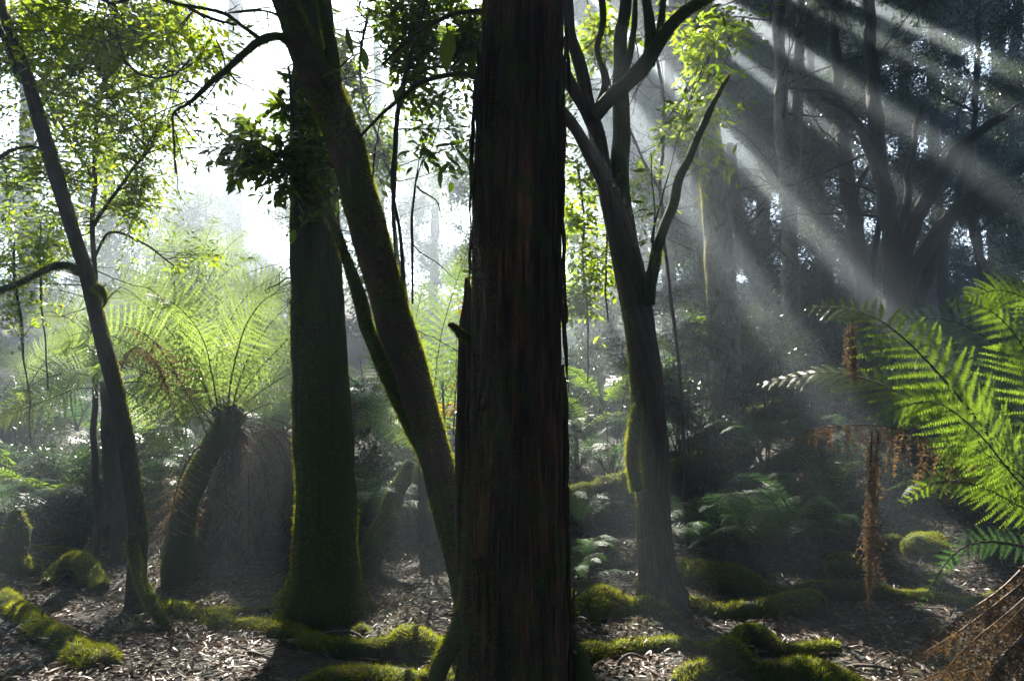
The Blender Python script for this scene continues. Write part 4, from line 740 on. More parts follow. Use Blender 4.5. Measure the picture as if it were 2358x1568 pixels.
# ------------------------------------------------------------------ ferns
def frond(P, width, npair=34, npin=14, seed=0, dead=0.0, up=(0, 0, 1.), droop=.25, t0=.14, ang=22, ragged=0.0):
    """rachis curve through P with lacy leaflets; returns leaf verts/faces and stem verts/faces"""
    r_ = np.random.default_rng(seed); C = crom(np.asarray(P, float), 60); C = C+np.stack([fbm(C*2.2, 2, seed+k) for k in range(3)], -1)*.02
    Ls = np.concatenate([[0], np.cumsum(np.linalg.norm(np.diff(C, axis=0), axis=1))]); tot = Ls[-1]
    t = t0+(1-t0)*(np.linspace(0, 1, npair)**.93)*.992; f = t*59; i = np.minimum(f.astype(int), 58); fr = (f-i)[:, None]
    B = C[i]*(1-fr)+C[i+1]*fr; T = nrm(C[i+1]-C[i]); up = np.asarray(up, float)
    S = nrm(np.cross(T, up)); N = np.cross(S, T)
    s = (t-t0)/(1-t0); shp = np.clip(.35+s*2.6, 0, 1)*np.clip((1-s)*1.9, 0, 1)**.75; Lp = width*shp+.01
    out = []; faces = []; n0 = 0; step = tot*(1-t0)/npair
    for sg in (1, -1):
        a = R(ang)*(.6+1.3*s[:, None]); D = S*sg*np.cos(a)+T*np.sin(a)+r_.normal(size=S.shape)*(.05+.15*ragged)
        D = nrm(D*(1-dead)+np.array((0, 0, -1.))*dead*1.0+S*sg*dead*.2+r_.normal(size=S.shape)*.16*dead); L = Lp*(.88+.24*r_.random(npair))
        if ragged: L = L*np.where(r_.random(npair) < ragged*.35, .3+.5*r_.random(npair), 1)
        u = (np.arange(npin)+.3)/npin
        dz = -N*droop*(1-dead) + r_.normal(size=N.shape)*.05
        Q = B[:, None]+L[:, None, None]*(D[:, None]*u[None, :, None]+dz[:, None]*(u**2)[None, :, None])
        E = nrm(np.cross(D, N+S*sg*.001)); E = nrm(np.cross(N, D)) if dead < .5 else nrm(np.cross(D, r_.normal(size=D.shape)))
        pl = np.minimum(step*.42+.004, .05)*np.ones(npair)[:, None]*(1-u[None])**.55*np.minimum(1, L[:, None]/.07)
        pw = (L[:, None]/npin*.46)
        tipd = D*.38
        for e in (1, -1):
            tip = Q+pl[..., None]*(E[:, None]*e+tipd[:, None]+dz[:, None]*.4)+r_.normal(size=Q.shape)*.0015*(1+5*ragged)
            a_ = Q-D[:, None]*pw[..., None]; b_ = Q+D[:, None]*pw[..., None]
            out.append(np.stack([a_, b_, tip*.92+b_*.08+D[:, None]*pw[..., None]*.1, tip*.8+a_*.2], 2).reshape(-1, 3))
    V = np.concatenate(out); Fa = np.arange(len(V)).reshape(-1, 4)
    rr = np.linspace(1, .16, 60)*min(.011, .0052*tot+.001); SV, SF = mtube(C[None, ::3], rr[None, ::3], 6)
    # leaflet midribs
    return (V, Fa), (SV, SF)
def add_frond(parent, P, width, mat='frond', stem='stem', label=None, **kw):
    (V, Fa), (SV, SF) = frond(P, width, **kw); mb = MB(); mb.add(V, Fa)
    o = mb.obj('frond', M[mat], parent, bark=False, smooth=False, label=label); m2 = MB(); m2.add(SV, SF); m2.obj('rachis', M[stem], o, bark=False)
    return o
def fr_px(parent, pts, wpx, mat='frond', stem='stem', **kw):
    d = np.mean([p[2] for p in pts]); return add_frond(parent, [W(*p) for p in pts], wpx/F*d, mat, stem, **kw)
TC = -FWD*.8+np.array((0, 0, .6))   # leaf planes tilt towards the open side they grow to
# main left tree fern
rx = np.random.default_rng(12)
t = thing('tree_fern', 'large tree fern at left, tall lacy sunlit fronds fanning from a leaning mossy trunk', 'tree fern', G(440, 1330))
limb(t, [(415, 1290, 6.3, 70), (425, 1180, 6.5, 52), (455, 1095, 6.8, 50), (495, 1020, 7.0, 52), (540, 950, 7.2, 60)], M['root'], seg=26, n=80, seed=301, name='trunk', lump=.03, mossy=(24000, .02, .002, mossmask(.1, 0, 3, 5, None, (.7, (-1, 0, .4)))))
FL = [([(500, 985, 7.1), (470, 880, 7.1), (420, 760, 7.2), (385, 700, 7.4), (320, 640, 7.7)], 105), ([(515, 975, 7.1), (500, 850, 7.2), (530, 740, 7.4), (580, 670, 7.6), (660, 620, 7.8)], 110),
      ([(525, 970, 7.1), (560, 850, 7.0), (610, 760, 6.9), (670, 700, 6.8), (730, 660, 6.6)], 100), ([(495, 985, 7.1), (430, 900, 7.0), (360, 810, 6.9), (300, 750, 6.9), (240, 720, 7.0)], 90),
      ([(505, 980, 7.0), (490, 860, 6.6), (455, 760, 6.3), (400, 700, 6.0), (340, 690, 5.8)], 95), ([(530, 970, 7.2), (600, 900, 7.2), (650, 860, 7.1), (700, 850, 7.0), (770, 860, 7)], 85),
      ([(515, 980, 7.3), (520, 860, 7.8), (560, 760, 8.2), (620, 690, 8.6)], 80), ([(500, 985, 7.1), (440, 930, 6.8), (370, 890, 6.6), (300, 900, 6.4)], 70), ([(530, 975, 7.2), (610, 850, 7.6), (680, 760, 7.9), (760, 720, 8.1)], 85),
      ([(510, 975, 7.2), (480, 830, 7.7), (440, 740, 8.2), (370, 680, 8.7), (290, 660, 9)], 90), ([(505, 985, 7.0), (445, 960, 6.6), (400, 980, 6.4), (360, 1040, 6.2)], 50), ([(535, 975, 7.1), (590, 940, 6.8), (650, 930, 6.5), (700, 960, 6.3)], 60), ([(520, 975, 7.1), (540, 840, 6.7), (570, 740, 6.4), (620, 680, 6.2), (680, 670, 6.0)], 85)]
for (tx, ty, td) in [(760, 740, 7.4), (740, 850, 6.8), (170, 760, 6.4), (210, 830, 6.3), (240, 660, 7.2)]:
    a_, b_, c_ = 515, 975, 7.1; h_ = (a_+tx)/2+(a_-tx)*.10
    FL.append(([(a_+rx.normal()*10, b_, c_), (a_+(tx-a_)*.25, b_+(ty-b_)*.42, c_), (a_+(tx-a_)*.58, b_+(ty-b_)*.80, (c_+td)/2), (a_+(tx-a_)*.85, b_+(ty-b_)*.99, td), (tx+(tx-a_)*.08, ty+18, td)], 92+rx.random()*26))
for k, (p, wd) in enumerate(FL): fr_px(t, p, wd*1.25, 'frond' if k in (2, 7, 8, 11) else 'frond_lit', seed=400+k, npair=31, npin=17, up=-FWD+np.array((rx.normal()*.3, 0, .25+.25*(k % 3))), droop=.12)
for k, (p, wd) in enumerate([([(480, 1000, 6.9), (440, 920, 6.5), (390, 830, 6.2), (330, 770, 6.0), (250, 745, 5.9)], 55), ([(505, 990, 7), (470, 1080, 6.8), (440, 1200, 6.6), (405, 1390, 6.4)], 60), ([(500, 1000, 7), (440, 1050, 6.6), (395, 1180, 6.3), (385, 1380, 6.1)], 60), ([(540, 980, 7.1), (590, 1030, 7), (620, 1150, 6.9), (640, 1300, 6.8)], 50), ([(545, 980, 7.1), (570, 1060, 7), (575, 1180, 6.9), (570, 1350, 6.8)], 50), ([(550, 970, 7.2), (640, 1010, 7.2), (680, 1120, 7.1), (690, 1260, 7)], 50), ([(530, 985, 7), (520, 1080, 6.9), (525, 1200, 6.8), (530, 1380, 6.7)], 45), ([(550, 975, 7.3), (610, 980, 7.4), (660, 1060, 7.4), (665, 1200, 7.3)], 50)]):
    fr_px(t, p, wd, 'frond_dead', 'stem', seed=430+k, npair=34, npin=10, dead=.55 if k in (0, 3, 4, 5, 6, 7) else .15, ragged=.6, up=TC if k != 1 else -FWD, label='dead brown frond hanging down')
mbs = MB(); r_ = np.random.default_rng(67); c0 = W(525, 968, 7.12); n = 46; dv = nrm(np.stack([r_.normal(size=n), r_.normal(size=n)*.7, .6+r_.random(n)], -1)); u = np.linspace(0, 1, 5)[None, :, None]
mbs.add(*mtube(c0+dv[:, None]*(.04+u*.16)+np.array((0, 0, -.10))*(1-u), np.linspace(.016, .006, 5)[None].repeat(n, 0), 5)); mbs.obj('stipe_stubs', M['stem'], t, bark=False, stuff=True)
rh = np.random.default_rng(66)
for k in range(17):
    a_ = 450+300*rh.random(); d_ = 7.3+.8*rh.random(); y_ = 985+60*rh.random(); x2 = a_+rh.normal()*40
    add_frond(t, [W(530+rh.normal()*15, 985, 7.3), W((530+a_)/2, y_-25, d_), W(a_, y_+60, d_), W(x2, 1200+60*rh.random(), d_), W(x2+rh.normal()*15, 1320+70*rh.random(), d_-.1)], .16+.06*rh.random(), 'frond_dead', 'stem', seed=1000+k, npair=30, npin=8, dead=.5, ragged=.6, up=TC, label='dead brown frond hanging down')
limb(t, [(505, 1400, 7.3, 90), (515, 1250, 7.3, 74), (530, 1100, 7.3, 62), (545, 990, 7.3, 60)], M['bark_dark'], seg=20, n=50, seed=305, name='stem', lump=.04)
# fern behind/left crown with bright arching fronds
t = thing('tree_fern', 'smaller tree fern with yellow green fronds arching left behind the thin tree', 'tree fern', G(270, 1180))
limb(t, [(274, 1230, 6.9, 34), (262, 1080, 6.8, 42), (258, 960, 6.6, 46), (256, 880, 6.5, 50)], M['bark_dark'], seg=16, n=40, seed=302, name='trunk', lump=.03)
for k, (p, wd) in enumerate([([(256, 895, 6.5), (190, 862, 6.2), (110, 870, 6.0), (60, 900, 5.8), (40, 925, 5.8)], 62), ([(256, 900, 6.5), (180, 895, 6.1), (90, 925, 5.9), (0, 962, 5.7), (-40, 985, 5.6)], 62), ([(256, 885, 6.5), (220, 820, 6.5), (170, 785, 6.4), (120, 815, 6.3)], 60), ([(258, 885, 6.5), (300, 810, 6.5), (350, 790, 6.4), (400, 830, 6.3)], 60), ([(256, 880, 6.6), (200, 770, 7), (130, 720, 7.2), (60, 730, 7.4)], 75), ([(258, 890, 6.5), (320, 880, 6.3), (380, 920, 6.2), (420, 990, 6.1)], 60), ([(256, 890, 6.4), (230, 850, 6.0), (190, 850, 5.7), (150, 890, 5.5)], 50), ([(260, 890, 6.6), (310, 920, 6.7), (350, 990, 6.8)], 55)]):
    fr_px(t, p, wd*1.25, 'frond_lit', seed=450+k, npair=36, npin=13, up=-FWD*.95+np.array((0, 0, .3)), droop=.2)
fr_px(t, [(262, 880, 6.4), (310, 800, 6.2), (360, 840, 6.1), (395, 930, 6.0)], 60, 'frond_dead', 'stem', seed=470, dead=.6, ragged=.5, label='brown drooping frond')
# far misty ferns
for q, (cx, cy, cd, tips, lab) in enumerate([
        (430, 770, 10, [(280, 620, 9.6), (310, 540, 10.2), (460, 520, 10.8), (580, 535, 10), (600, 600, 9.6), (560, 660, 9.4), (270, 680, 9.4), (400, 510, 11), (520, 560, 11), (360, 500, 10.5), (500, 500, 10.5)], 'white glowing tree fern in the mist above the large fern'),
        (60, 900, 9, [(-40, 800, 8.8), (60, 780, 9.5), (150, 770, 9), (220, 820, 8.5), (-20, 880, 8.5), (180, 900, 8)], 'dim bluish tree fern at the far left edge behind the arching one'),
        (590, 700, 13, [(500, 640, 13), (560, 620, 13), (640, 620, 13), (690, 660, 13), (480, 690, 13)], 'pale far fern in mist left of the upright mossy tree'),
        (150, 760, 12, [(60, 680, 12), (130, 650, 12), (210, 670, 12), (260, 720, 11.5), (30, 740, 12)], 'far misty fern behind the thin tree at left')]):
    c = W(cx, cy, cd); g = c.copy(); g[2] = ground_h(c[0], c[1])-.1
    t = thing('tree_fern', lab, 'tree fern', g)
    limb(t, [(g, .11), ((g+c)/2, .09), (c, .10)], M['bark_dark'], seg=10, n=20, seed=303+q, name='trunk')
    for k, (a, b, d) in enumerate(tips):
        e = W(a, b, d); m_ = (c+e)/2+np.array((0, 0, .28*np.linalg.norm(e-c))); add_frond(t, [c, m_*.55+c*.45+np.array((0, 0, .05)), m_*.7+e*.3, e], .42 if q == 0 else .28, 'frond_lit', seed=480+q*20+k, npair=28, npin=9, up=-FWD*.9+np.array((0, 0, .35)), droop=.2)
# fern between leaning tree and centre trunk
t = thing('tree_fern', 'bright fern with upright fronds glowing between the leaning tree and the centre trunk', 'tree fern', G(960, 1180))
limb(t, [(985, 1230, 7.8, 50), (985, 1130, 7.7, 46), (985, 1040, 7.6, 50)], M['bark_dark'], seg=12, n=20, seed=310, name='trunk')
for k, (p, wd) in enumerate([([(988, 1040, 7.6), (1000, 880, 7.6), (1030, 720, 7.7), (1062, 620, 7.7), (1085, 540, 7.8)], 82), ([(980, 1040, 7.6), (965, 880, 7.6), (955, 780, 7.6), (965, 700, 7.7), (985, 640, 7.8)], 70), ([(990, 1040, 7.6), (1040, 900, 7.4), (1075, 800, 7.3), (1110, 720, 7.2)], 75), ([(975, 1040, 7.6), (920, 900, 7.6), (880, 800, 7.6), (850, 730, 7.6)], 70), ([(985, 1040, 7.5), (1010, 930, 7.2), (1050, 850, 7), (1100, 820, 6.9)], 60), ([(980, 1045, 7.6), (910, 980, 7.4), (860, 960, 7.2), (820, 990, 7)], 52), ([(985, 1040, 7.7), (940, 860, 8), (910, 720, 8.2), (860, 640, 8.4)], 70)]):
    fr_px(t, p, wd, 'frond', seed=520+k, npair=34, npin=13, up=TC, droop=.15)
# foreground fern on the right
t = thing('tree_fern', 'foreground tree fern reaching in from the right with bright green fronds lit from behind', 'tree fern', G(2440, 1500))
limb(t, [(2520, 1900, 3.1, 150), (2510, 1500, 3.1, 150), (2500, 1180, 3.1, 150)], M['bark_dark'], seg=20, n=40, seed=320, name='trunk', lump=.03)
FRX = [([(2500, 1180, 3.1), (2420, 980, 3.0), (2360, 820, 3.0), (2280, 720, 3.0), (2180, 690, 3.1)], 140, 'frond'), ([(2500, 1210, 3.2), (2400, 1120, 3.3), (2300, 1010, 3.4), (2200, 930, 3.5), (2100, 900, 3.6)], 150, 'frond'), ([(2500, 1230, 3.0), (2420, 1160, 2.9), (2330, 1080, 2.9), (2230, 1030, 2.9), (2130, 1040, 3.0)], 120, 'frond'), ([(2520, 900, 2.9), (2450, 790, 2.9), (2380, 700, 2.95), (2300, 670, 3.0), (2220, 690, 3.0)], 100, 'frond'), ([(2500, 1150, 3.2), (2380, 1000, 3.4), (2230, 860, 3.6), (2080, 800, 3.8), (1950, 800, 4.0)], 130, 'frond')]
FR = FRX + [([(2500, 1190, 3.1), (2380, 1110, 3.1), (2200, 900, 3.2), (2060, 760, 3.4), (1960, 710, 3.6), (1850, 712, 3.8)], 150, 'frond'), ([(2490, 1220, 3.1), (2340, 1110, 3.2), (2180, 980, 3.4), (2040, 890, 3.6), (1900, 858, 3.8), (1742, 886, 4.0)], 130, 'frond'),
      ([(2490, 1200, 3.0), (2360, 1120, 2.9), (2240, 990, 2.9), (2140, 930, 3.0), (2020, 962, 3.1)], 150, 'frond'), ([(2500, 1120, 3.0), (2480, 920, 3.0), (2440, 780, 3.0), (2390, 690, 3.0), (2300, 640, 3.1)], 120, 'frond'),
      ([(2500, 1180, 3.1), (2440, 1000, 3.2), (2330, 830, 3.4), (2200, 740, 3.6), (2050, 735, 3.8)], 150, 'frond'), ([(2500, 1240, 3.0), (2380, 1180, 2.9), (2260, 1120, 2.9), (2150, 1110, 3.0), (2065, 1165, 3.1)], 64, 'frond'),
      ([(2500, 1200, 3.1), (2400, 1050, 3.5), (2280, 920, 3.9), (2160, 860, 4.3), (2020, 860, 4.7)], 150, 'frond'), ([(2500, 1230, 3.1), (2380, 1150, 3.4), (2260, 1060, 3.7), (2150, 1040, 4.0)], 120, 'frond_shade'), ([(2500, 1300, 2.9), (2380, 1260, 2.8), (2270, 1240, 2.8), (2190, 1270, 2.8), (2110, 1400, 2.9)], 40, 'frond_shade')]
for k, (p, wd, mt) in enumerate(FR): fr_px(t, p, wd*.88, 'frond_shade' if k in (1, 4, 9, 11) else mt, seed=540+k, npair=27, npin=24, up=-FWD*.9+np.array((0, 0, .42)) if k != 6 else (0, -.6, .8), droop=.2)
for k, (p, wd, de, lb) in enumerate([([(2490, 1230, 3.1), (2340, 1130, 3.2), (2200, 1040, 3.3), (2040, 985, 3.4), (1900, 985, 3.5), (1822, 1010, 3.5)], 120, .93, 'arching dead frond with brown leaflets hanging like a fringe'),
        ([(2012, 992, 3.35), (2010, 1080, 3.35), (1998, 1200, 3.35), (2005, 1290, 3.35), (2000, 1400, 3.35)], 62, .78, 'long narrow dead frond dangling straight down'),
        ([(2020, 995, 3.38), (2012, 1070, 3.37), (2008, 1180, 3.36), (1996, 1350, 3.35)], 56, .8, None),
        ([(1960, 738, 3.5), (1964, 790, 3.5), (1968, 840, 3.5), (1972, 885, 3.5)], 34, .9, 'curled dark dead frond tip hanging over the mossy log'), ([(1958, 745, 3.52), (1960, 800, 3.52), (1970, 878, 3.5)], 34, .9, None),
        ([(2490, 1230, 3.1), (2420, 1120, 3.0), (2380, 1080, 2.95), (2345, 1130, 2.9)], 60, .9, None), ([(2480, 1150, 3.2), (2380, 1080, 3.3), (2250, 1070, 3.4), (2150, 1120, 3.5)], 60, .9, None)]):
    fr_px(t, p, wd, 'frond_dead', 'stem', seed=570+k, npair=60 if k in (1, 2) else 34, npin=14, dead=de, ragged=.7, t0=.02 if k in (1, 2, 3, 4) else .2, label=lb)
# dead fronds, bottom right corner
t = thing('dead_fern', 'heap of dry brown fern fronds slanting up across the bottom right corner', 'dead fern', W(2420, 1700, 2.3))
for k, (p, wd) in enumerate([([(2460, 1180, 2.5), (2330, 1330, 2.5), (2200, 1420, 2.6), (2050, 1545, 2.8)], 50), ([(2460, 1230, 2.4), (2340, 1350, 2.4), (2210, 1450, 2.5), (2090, 1520, 2.7)], 55), ([(2470, 1290, 2.3), (2350, 1390, 2.3), (2230, 1500, 2.4), (2120, 1600, 2.5)], 60), ([(2470, 1340, 2.2), (2360, 1450, 2.2), (2260, 1560, 2.3), (2170, 1660, 2.3)], 70), ([(2480, 1360, 2.1), (2400, 1440, 2.1), (2320, 1500, 2.1), (2250, 1620, 2.1)], 70), ([(2460, 1400, 2.3), (2380, 1470, 2.4), (2250, 1530, 2.6), (2150, 1560, 2.8)], 60), ([(2500, 1300, 2.5), (2380, 1420, 2.6), (2220, 1530, 2.8), (2080, 1580, 3.0)], 60), ([(2440, 1300, 2.2), (2370, 1500, 2.2), (2300, 1700, 2.2)], 80), ([(2500, 1250, 2.3), (2420, 1330, 2.25), (2330, 1430, 2.2), (2270, 1500, 2.2)], 60)]):
    fr_px(t, p, wd, 'frond_dead', 'stem_dead', seed=600+k, npair=44, npin=10, dead=.8, ragged=.9, t0=.03)
# small ground ferns: shared rosettes
def rosette_meshes(seed, mat, L_=.7, nfr=7, width=.13):
    r_ = np.random.default_rng(seed); out = []
    for k in range(4):
        mb = MB(); dz = .28+.25*r_.random()
        P = [np.array((0, 0, 0)), np.array((.3, .02*r_.normal(), dz*.8)), np.array((.65, .04*r_.normal(), dz)), np.array((1.0, .05*r_.normal(), dz*.55))]
        (V, Fa), (SV, SF) = frond([p*L_ for p in P], width, 22, 9, seed+k, droop=.2); mb.add(V, Fa, 0); mb.add(SV, SF, 1); out.append(mb.mesh('frond', [M[mat], M['stem']], bark=False, smooth=False))
    return out
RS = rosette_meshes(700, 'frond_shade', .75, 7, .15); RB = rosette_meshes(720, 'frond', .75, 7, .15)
def ground_fern(p, label, s=1.0, seed=0, meshes=RS, nfr=8, group='small ferns of the forest floor', tilt=0):
    r_ = np.random.default_rng(seed); t = thing('fern', label, 'fern', p, group)
    for j in range(nfr):
        o = bpy.data.objects.new('frond', meshes[j % 4]); COL.objects.link(o); o.parent = t
        o.rotation_euler = (r_.normal()*.18, r_.normal()*.2-.1, j*6.283/nfr+r_.normal()*.3); q = s*(.75+.5*r_.random()); o.scale = (q, q, q)
    return t
GF = [(1740, 1010, 7.9, 1.0, 'fern clump directly right of the lichened trunk'), (1800, 1060, 7.5, 1.0, 'fern clump below the far mossy log'), (1650, 1170, 6.6, .9, 'fern just right of the forked trunk base'), (1740, 1130, 6.9, 1.0, 'fern in the middle of the shaded bank'), (1830, 1150, 6.8, 1.0, 'fern at centre right of the shaded bank'), (1620, 1240, 6.2, .8, 'fern above the long mossy log beside the forked tree'), (1720, 1240, 6.1, .9, 'fern over the thick end of the long mossy log'), (1810, 1240, 6.2, .9, 'low fern where the long mossy log narrows'), (1900, 1180, 6.7, .9, 'fern left of the dangling dead frond'), (1890, 1080, 7.6, .9, 'fern under the arching dead frond'), (1580, 1110, 7.0, .8, 'fern right behind the forked trunk'), (1960, 1010, 8.6, 1.0, 'far fern under the hanging leaflets'), (1820, 970, 9.0, .9, 'fern beside the split trunk foot'), (1340, 1190, 6.8, .7, 'fern hanging under the broken end of the mossy log'), (1345, 1260, 5.2, .5, 'small fern at the right edge of the centre trunk'), (1340, 1340, 4.9, .5, 'dark fern low beside the centre trunk'),
      (110, 1110, 7.6, 1.1, 'green fern at left above the mossy stump'), (190, 1060, 8.0, 1.1, 'bluish misty fern left of the thin tree'), (20, 1150, 6.8, .9, 'fern at the left edge over the mossy stump'), (250, 1130, 7.8, .9, 'dim fern behind the thin tree'), (860, 1060, 7.4, 1.0, 'blue green fern right of the upright mossy tree'), (850, 1130, 7.0, .9, 'fern beside the buttress of the upright mossy tree'), (930, 1100, 8.2, .9, 'fern behind the leaning trunk'), (1560, 900, 9.2, 1.2, 'misty fern right behind the forked trunk'), (1600, 820, 10.5, 1.5, 'fern in mist between forked and lichened trees'), (1390, 900, 8.6, 1.2, 'bright misty fern left of the forked trunk'), (1340, 960, 8.6, 1.1, 'fern in the misty gap beside the centre trunk'), (1420, 980, 9.8, .9, 'fern above the mossy log in the mist'), (1750, 800, 11.5, 1.6, 'broad far fern right of the lichened trunk'), (1960, 930, 10, 1.2, 'fern behind the curled dead frond'), (2080, 900, 9, 1.2, 'fern shaded behind the foreground fern'), (2240, 1200, 6.5, .9, 'dark fern between the mossy boulders and the right edge')]
GF += [(1330, 1040, 7.7, .9, 'fern in the misty gap low beside the centre trunk'), (1400, 1050, 7.9, .9, 'fern just above the broken end of the slanting log'), (1330, 930, 10.5, 1.3, 'broad fern on the slope in the gap beside the centre trunk'), (1420, 930, 11, 1.3, 'fern on the far slope left of the forked trunk'), (1560, 960, 10.5, 1.2, 'fern on the far slope right of the forked trunk'), (1360, 1000, 9.8, 1.1, 'fern below the broad one on the slope'), (1300, 980, 11.5, 1.3, 'far fern at the edge of the centre trunk'), (-20, 1060, 8.4, 1.2, 'fern at the far left edge behind the low bush'), (330, 1100, 8.2, 1.1, 'fern in shade between the thin tree and the fern trunk'), (600, 1010, 8.6, 1.1, 'fern in the dark hollow below the large tree fern'), (60, 960, 9.4, 1.3, 'broad fern on the misty bank at left'), (180, 960, 9.6, 1.3, 'fern on the misty bank behind the thin tree'), (340, 980, 9.2, 1.2, 'fern on the bank below the brown drooping frond'), (660, 960, 9.4, 1.2, 'fern on the bank left of the upright mossy tree'), (850, 960, 9.2, 1.2, 'fern on the bank right of the upright mossy tree'), (930, 1010, 9.0, 1.2, 'fern on the bank behind the leaning tree'), (1020, 1060, 8.6, 1.0, 'fern deep between the leaning tree and centre trunk'), (1480, 1010, 9.4, 1.0, 'fern close behind the forked trunk over the slanting log'), (700, 1200, 7.6, .9, 'fern in black shade behind the upright mossy tree')]
for k, (a, b, d, s, lab) in enumerate(GF):
    p = W(a, b, d); h = ground_h(p[0], p[1]); p[2] = max(h-.02, min(p[2], h+.35)) if b > 1050 else max(h, p[2]-.2)
    ground_fern(p, lab, s, 800+k, RB if k in (16, 24, 25, 26) else RS, 9 if s > .8 else 7)
# many far undergrowth ferns
r_ = np.random.default_rng(88); n = 0
for i in range(260):
    x = r_.uniform(-11, 14); y = r_.uniform(8.2, 20); p = np.array((x, y, 0.)); p[2] = ground_h(x, y)+.05; px, py, d = proj(p)
    if not (-60 < px < 2420): continue
    if r_.random() > .62: continue
    ground_fern(p, 'fern among many on the dim slope behind the trees', 1.0+.7*r_.random(), 900+i, RS if r_.random() < .7 else RB, 8, 'undergrowth ferns on the far slope'); n += 1

# ------------------------------------------------------------------ logs, roots, mounds
def gpath(pts):
    out = []
    for a, b, wpx, lift in pts:
        p = G(a, b); d = proj(p)[2]; r0 = wpx/2/F*d; p[2] += r0*(lift-.22); out.append((p, r0))
    return out
def mossy_log(name, label, cat, pts, seed, dens=26000, mat='root', lump=.035, cov=-.12, part='wood', group=None, px=False, ln=.024):
    path = [(W(a, b, d), w_/2/F*d) for a, b, d, w_ in pts] if px else gpath(pts)
    t = thing(name, label, cat, path[0][0], group)
    limb(t, path, M[mat], seg=30, n=max(60, 26*len(path)), seed=seed, name=part, lump=lump, amp=.004, wob=.06, mossy=(dens*1.15, ln, .0019, mossmask(cov, .6, 3.2, seed), 60000))
    rr_ = np.random.default_rng(seed+9); C_ = crom(np.array([p_ for p_, _ in path]), 60); k_ = rr_.integers(0, 60, 46); R0 = np.interp(k_/59, np.linspace(0, 1, len(path)), [r for _, r in path])[:, None]
    a_ = nrm(rr_.normal(size=(46, 3))*np.array((.7, .7, .35))+np.array((0, 0, .75))); lm = MB(); lm.add(*leaves(C_[k_]+a_*R0*1.08, nrm(rr_.normal(size=(46, 3))*np.array((1, 1, .5))), nrm(a_+rr_.normal(size=(46, 3))*.3), .045+.04*rr_.random(46), LEAF_MID, .8))
    lm.obj('caught_leaves', M['litter'], t, stuff=True, bark=False, smooth=False)
    return t
mossy_log('fallen_log', 'thick mossy fallen log slanting up behind the forked tree', 'log', [(1240, 1190, 8.0, 80), (1320, 1160, 8.2, 78), (1420, 1130, 8.4, 82), (1540, 1100, 8.7, 78), (1650, 1072, 9.0, 74), (1720, 1045, 9.3, 60)], 350, px=True, dens=13000, ln=.03)
mossy_log('fallen_log', 'distant mossy log lying on the slope behind the arching dead frond', 'log', [(1560, 1060, 9.6, 56), (1640, 1010, 10, 54), (1720, 972, 10.3, 50), (1820, 945, 10.5, 48), (1900, 915, 10.8, 46), (1985, 895, 11, 36)], 351, px=True, dens=9000, ln=.03)
mossy_log('fallen_log', 'long mossy log right of the forked tree, thick at left and thin to the right', 'log', [(1560, 1330, 60, .7), (1640, 1350, 62, .75), (1720, 1365, 64, .7), (1790, 1372, 34, .8), (1880, 1375, 36, .8), (1980, 1380, 38, .8), (2080, 1385, 36, .8), (2180, 1390, 28, .8), (2300, 1385, 22, .7)], 352)
mossy_log('fallen_log', 'short stout mossy log lying in front of the long one at right', 'log', [(1585, 1395, 30, .6), (1640, 1415, 42, .7), (1730, 1425, 50, .7), (1810, 1420, 62, .7), (1875, 1412, 64, .7), (1892, 1412, 44, .7)], 353)
mossy_log('mossy_root', 'ridge of mossy root in the right foreground with a hump on it', 'root', [(1310, 1520, 46, .5), (1400, 1510, 44, .6), (1480, 1500, 52, .7), (1580, 1498, 54, .6), (1660, 1500, 54, .6), (1730, 1490, 78, .7), (1790, 1500, 50, .4), (1860, 1510, 30, .3), (1930, 1500, 18, .2)], 354, lump=.05)
mossy_log('mossy_root', 'low mossy root at the bottom right with a bright sunlit knob', 'root', [(1560, 1590, 60, .5), (1600, 1560, 66, .6), (1645, 1545, 54, .5), (1680, 1540, 84, .9), (1740, 1555, 60, .4), (1840, 1575, 70, .3), (1950, 1600, 60, .2), (2060, 1640, 40, .2)], 355, lump=.06)
mossy_log('mossy_root', 'long mossy root snaking from the upright tree to the foot of the centre trunk', 'root', [(640, 1440, 40, .4), (720, 1490, 50, .5), (800, 1510, 44, .5), (880, 1515, 40, .6), (930, 1512, 56, .7), (990, 1515, 50, .7), (1060, 1520, 50, .6)], 356)
mossy_log('mossy_root', 'mossy root curving from the thin tree to the upright mossy tree', 'root', [(310, 1412, 26, .5), (370, 1412, 34, .6), (440, 1420, 34, .7), (520, 1440, 36, .7), (600, 1450, 34, .6), (680, 1470, 30, .4)], 357)
mossy_log('mossy_root', 'mossy buttress root running left from the upright mossy tree', 'root', [(480, 1412, 14, .4), (560, 1412, 22, .5), (630, 1402, 32, .6), (670, 1370, 44, .7), (700, 1330, 40, .9)], 358)
mossy_log('mossy_root', 'lumpy mossy root at the bottom left corner', 'root', [(-30, 1370, 50, .5), (30, 1405, 46, .5), (80, 1450, 54, .5), (130, 1490, 70, .5), (190, 1530, 92, .5), (235, 1545, 60, .3)], 359, lump=.06)
mossy_log('mossy_root', 'arched moss hummock on the leaf litter at left', 'root', [(105, 1350, 26, .5), (130, 1335, 46, .8), (170, 1330, 62, .9), (205, 1345, 46, .6), (225, 1365, 24, .3)], 360, lump=.05)
mossy_log('mossy_root', 'moss cushion at the foot of the centre trunk, bottom edge', 'root', [(700, 1600, 60, .2), (790, 1590, 66, .4), (870, 1580, 60, .4), (960, 1590, 70, .4), (1040, 1580, 70, .5)], 361, lump=.05)
mossy_log('mossy_root', 'shadowed mossy lumps left of the forked trunk base', 'root', [(1330, 1420, 60, .4), (1390, 1415, 80, .7), (1440, 1410, 62, .6), (1500, 1412, 60, .6), (1560, 1425, 30, .3)], 362, lump=.07)
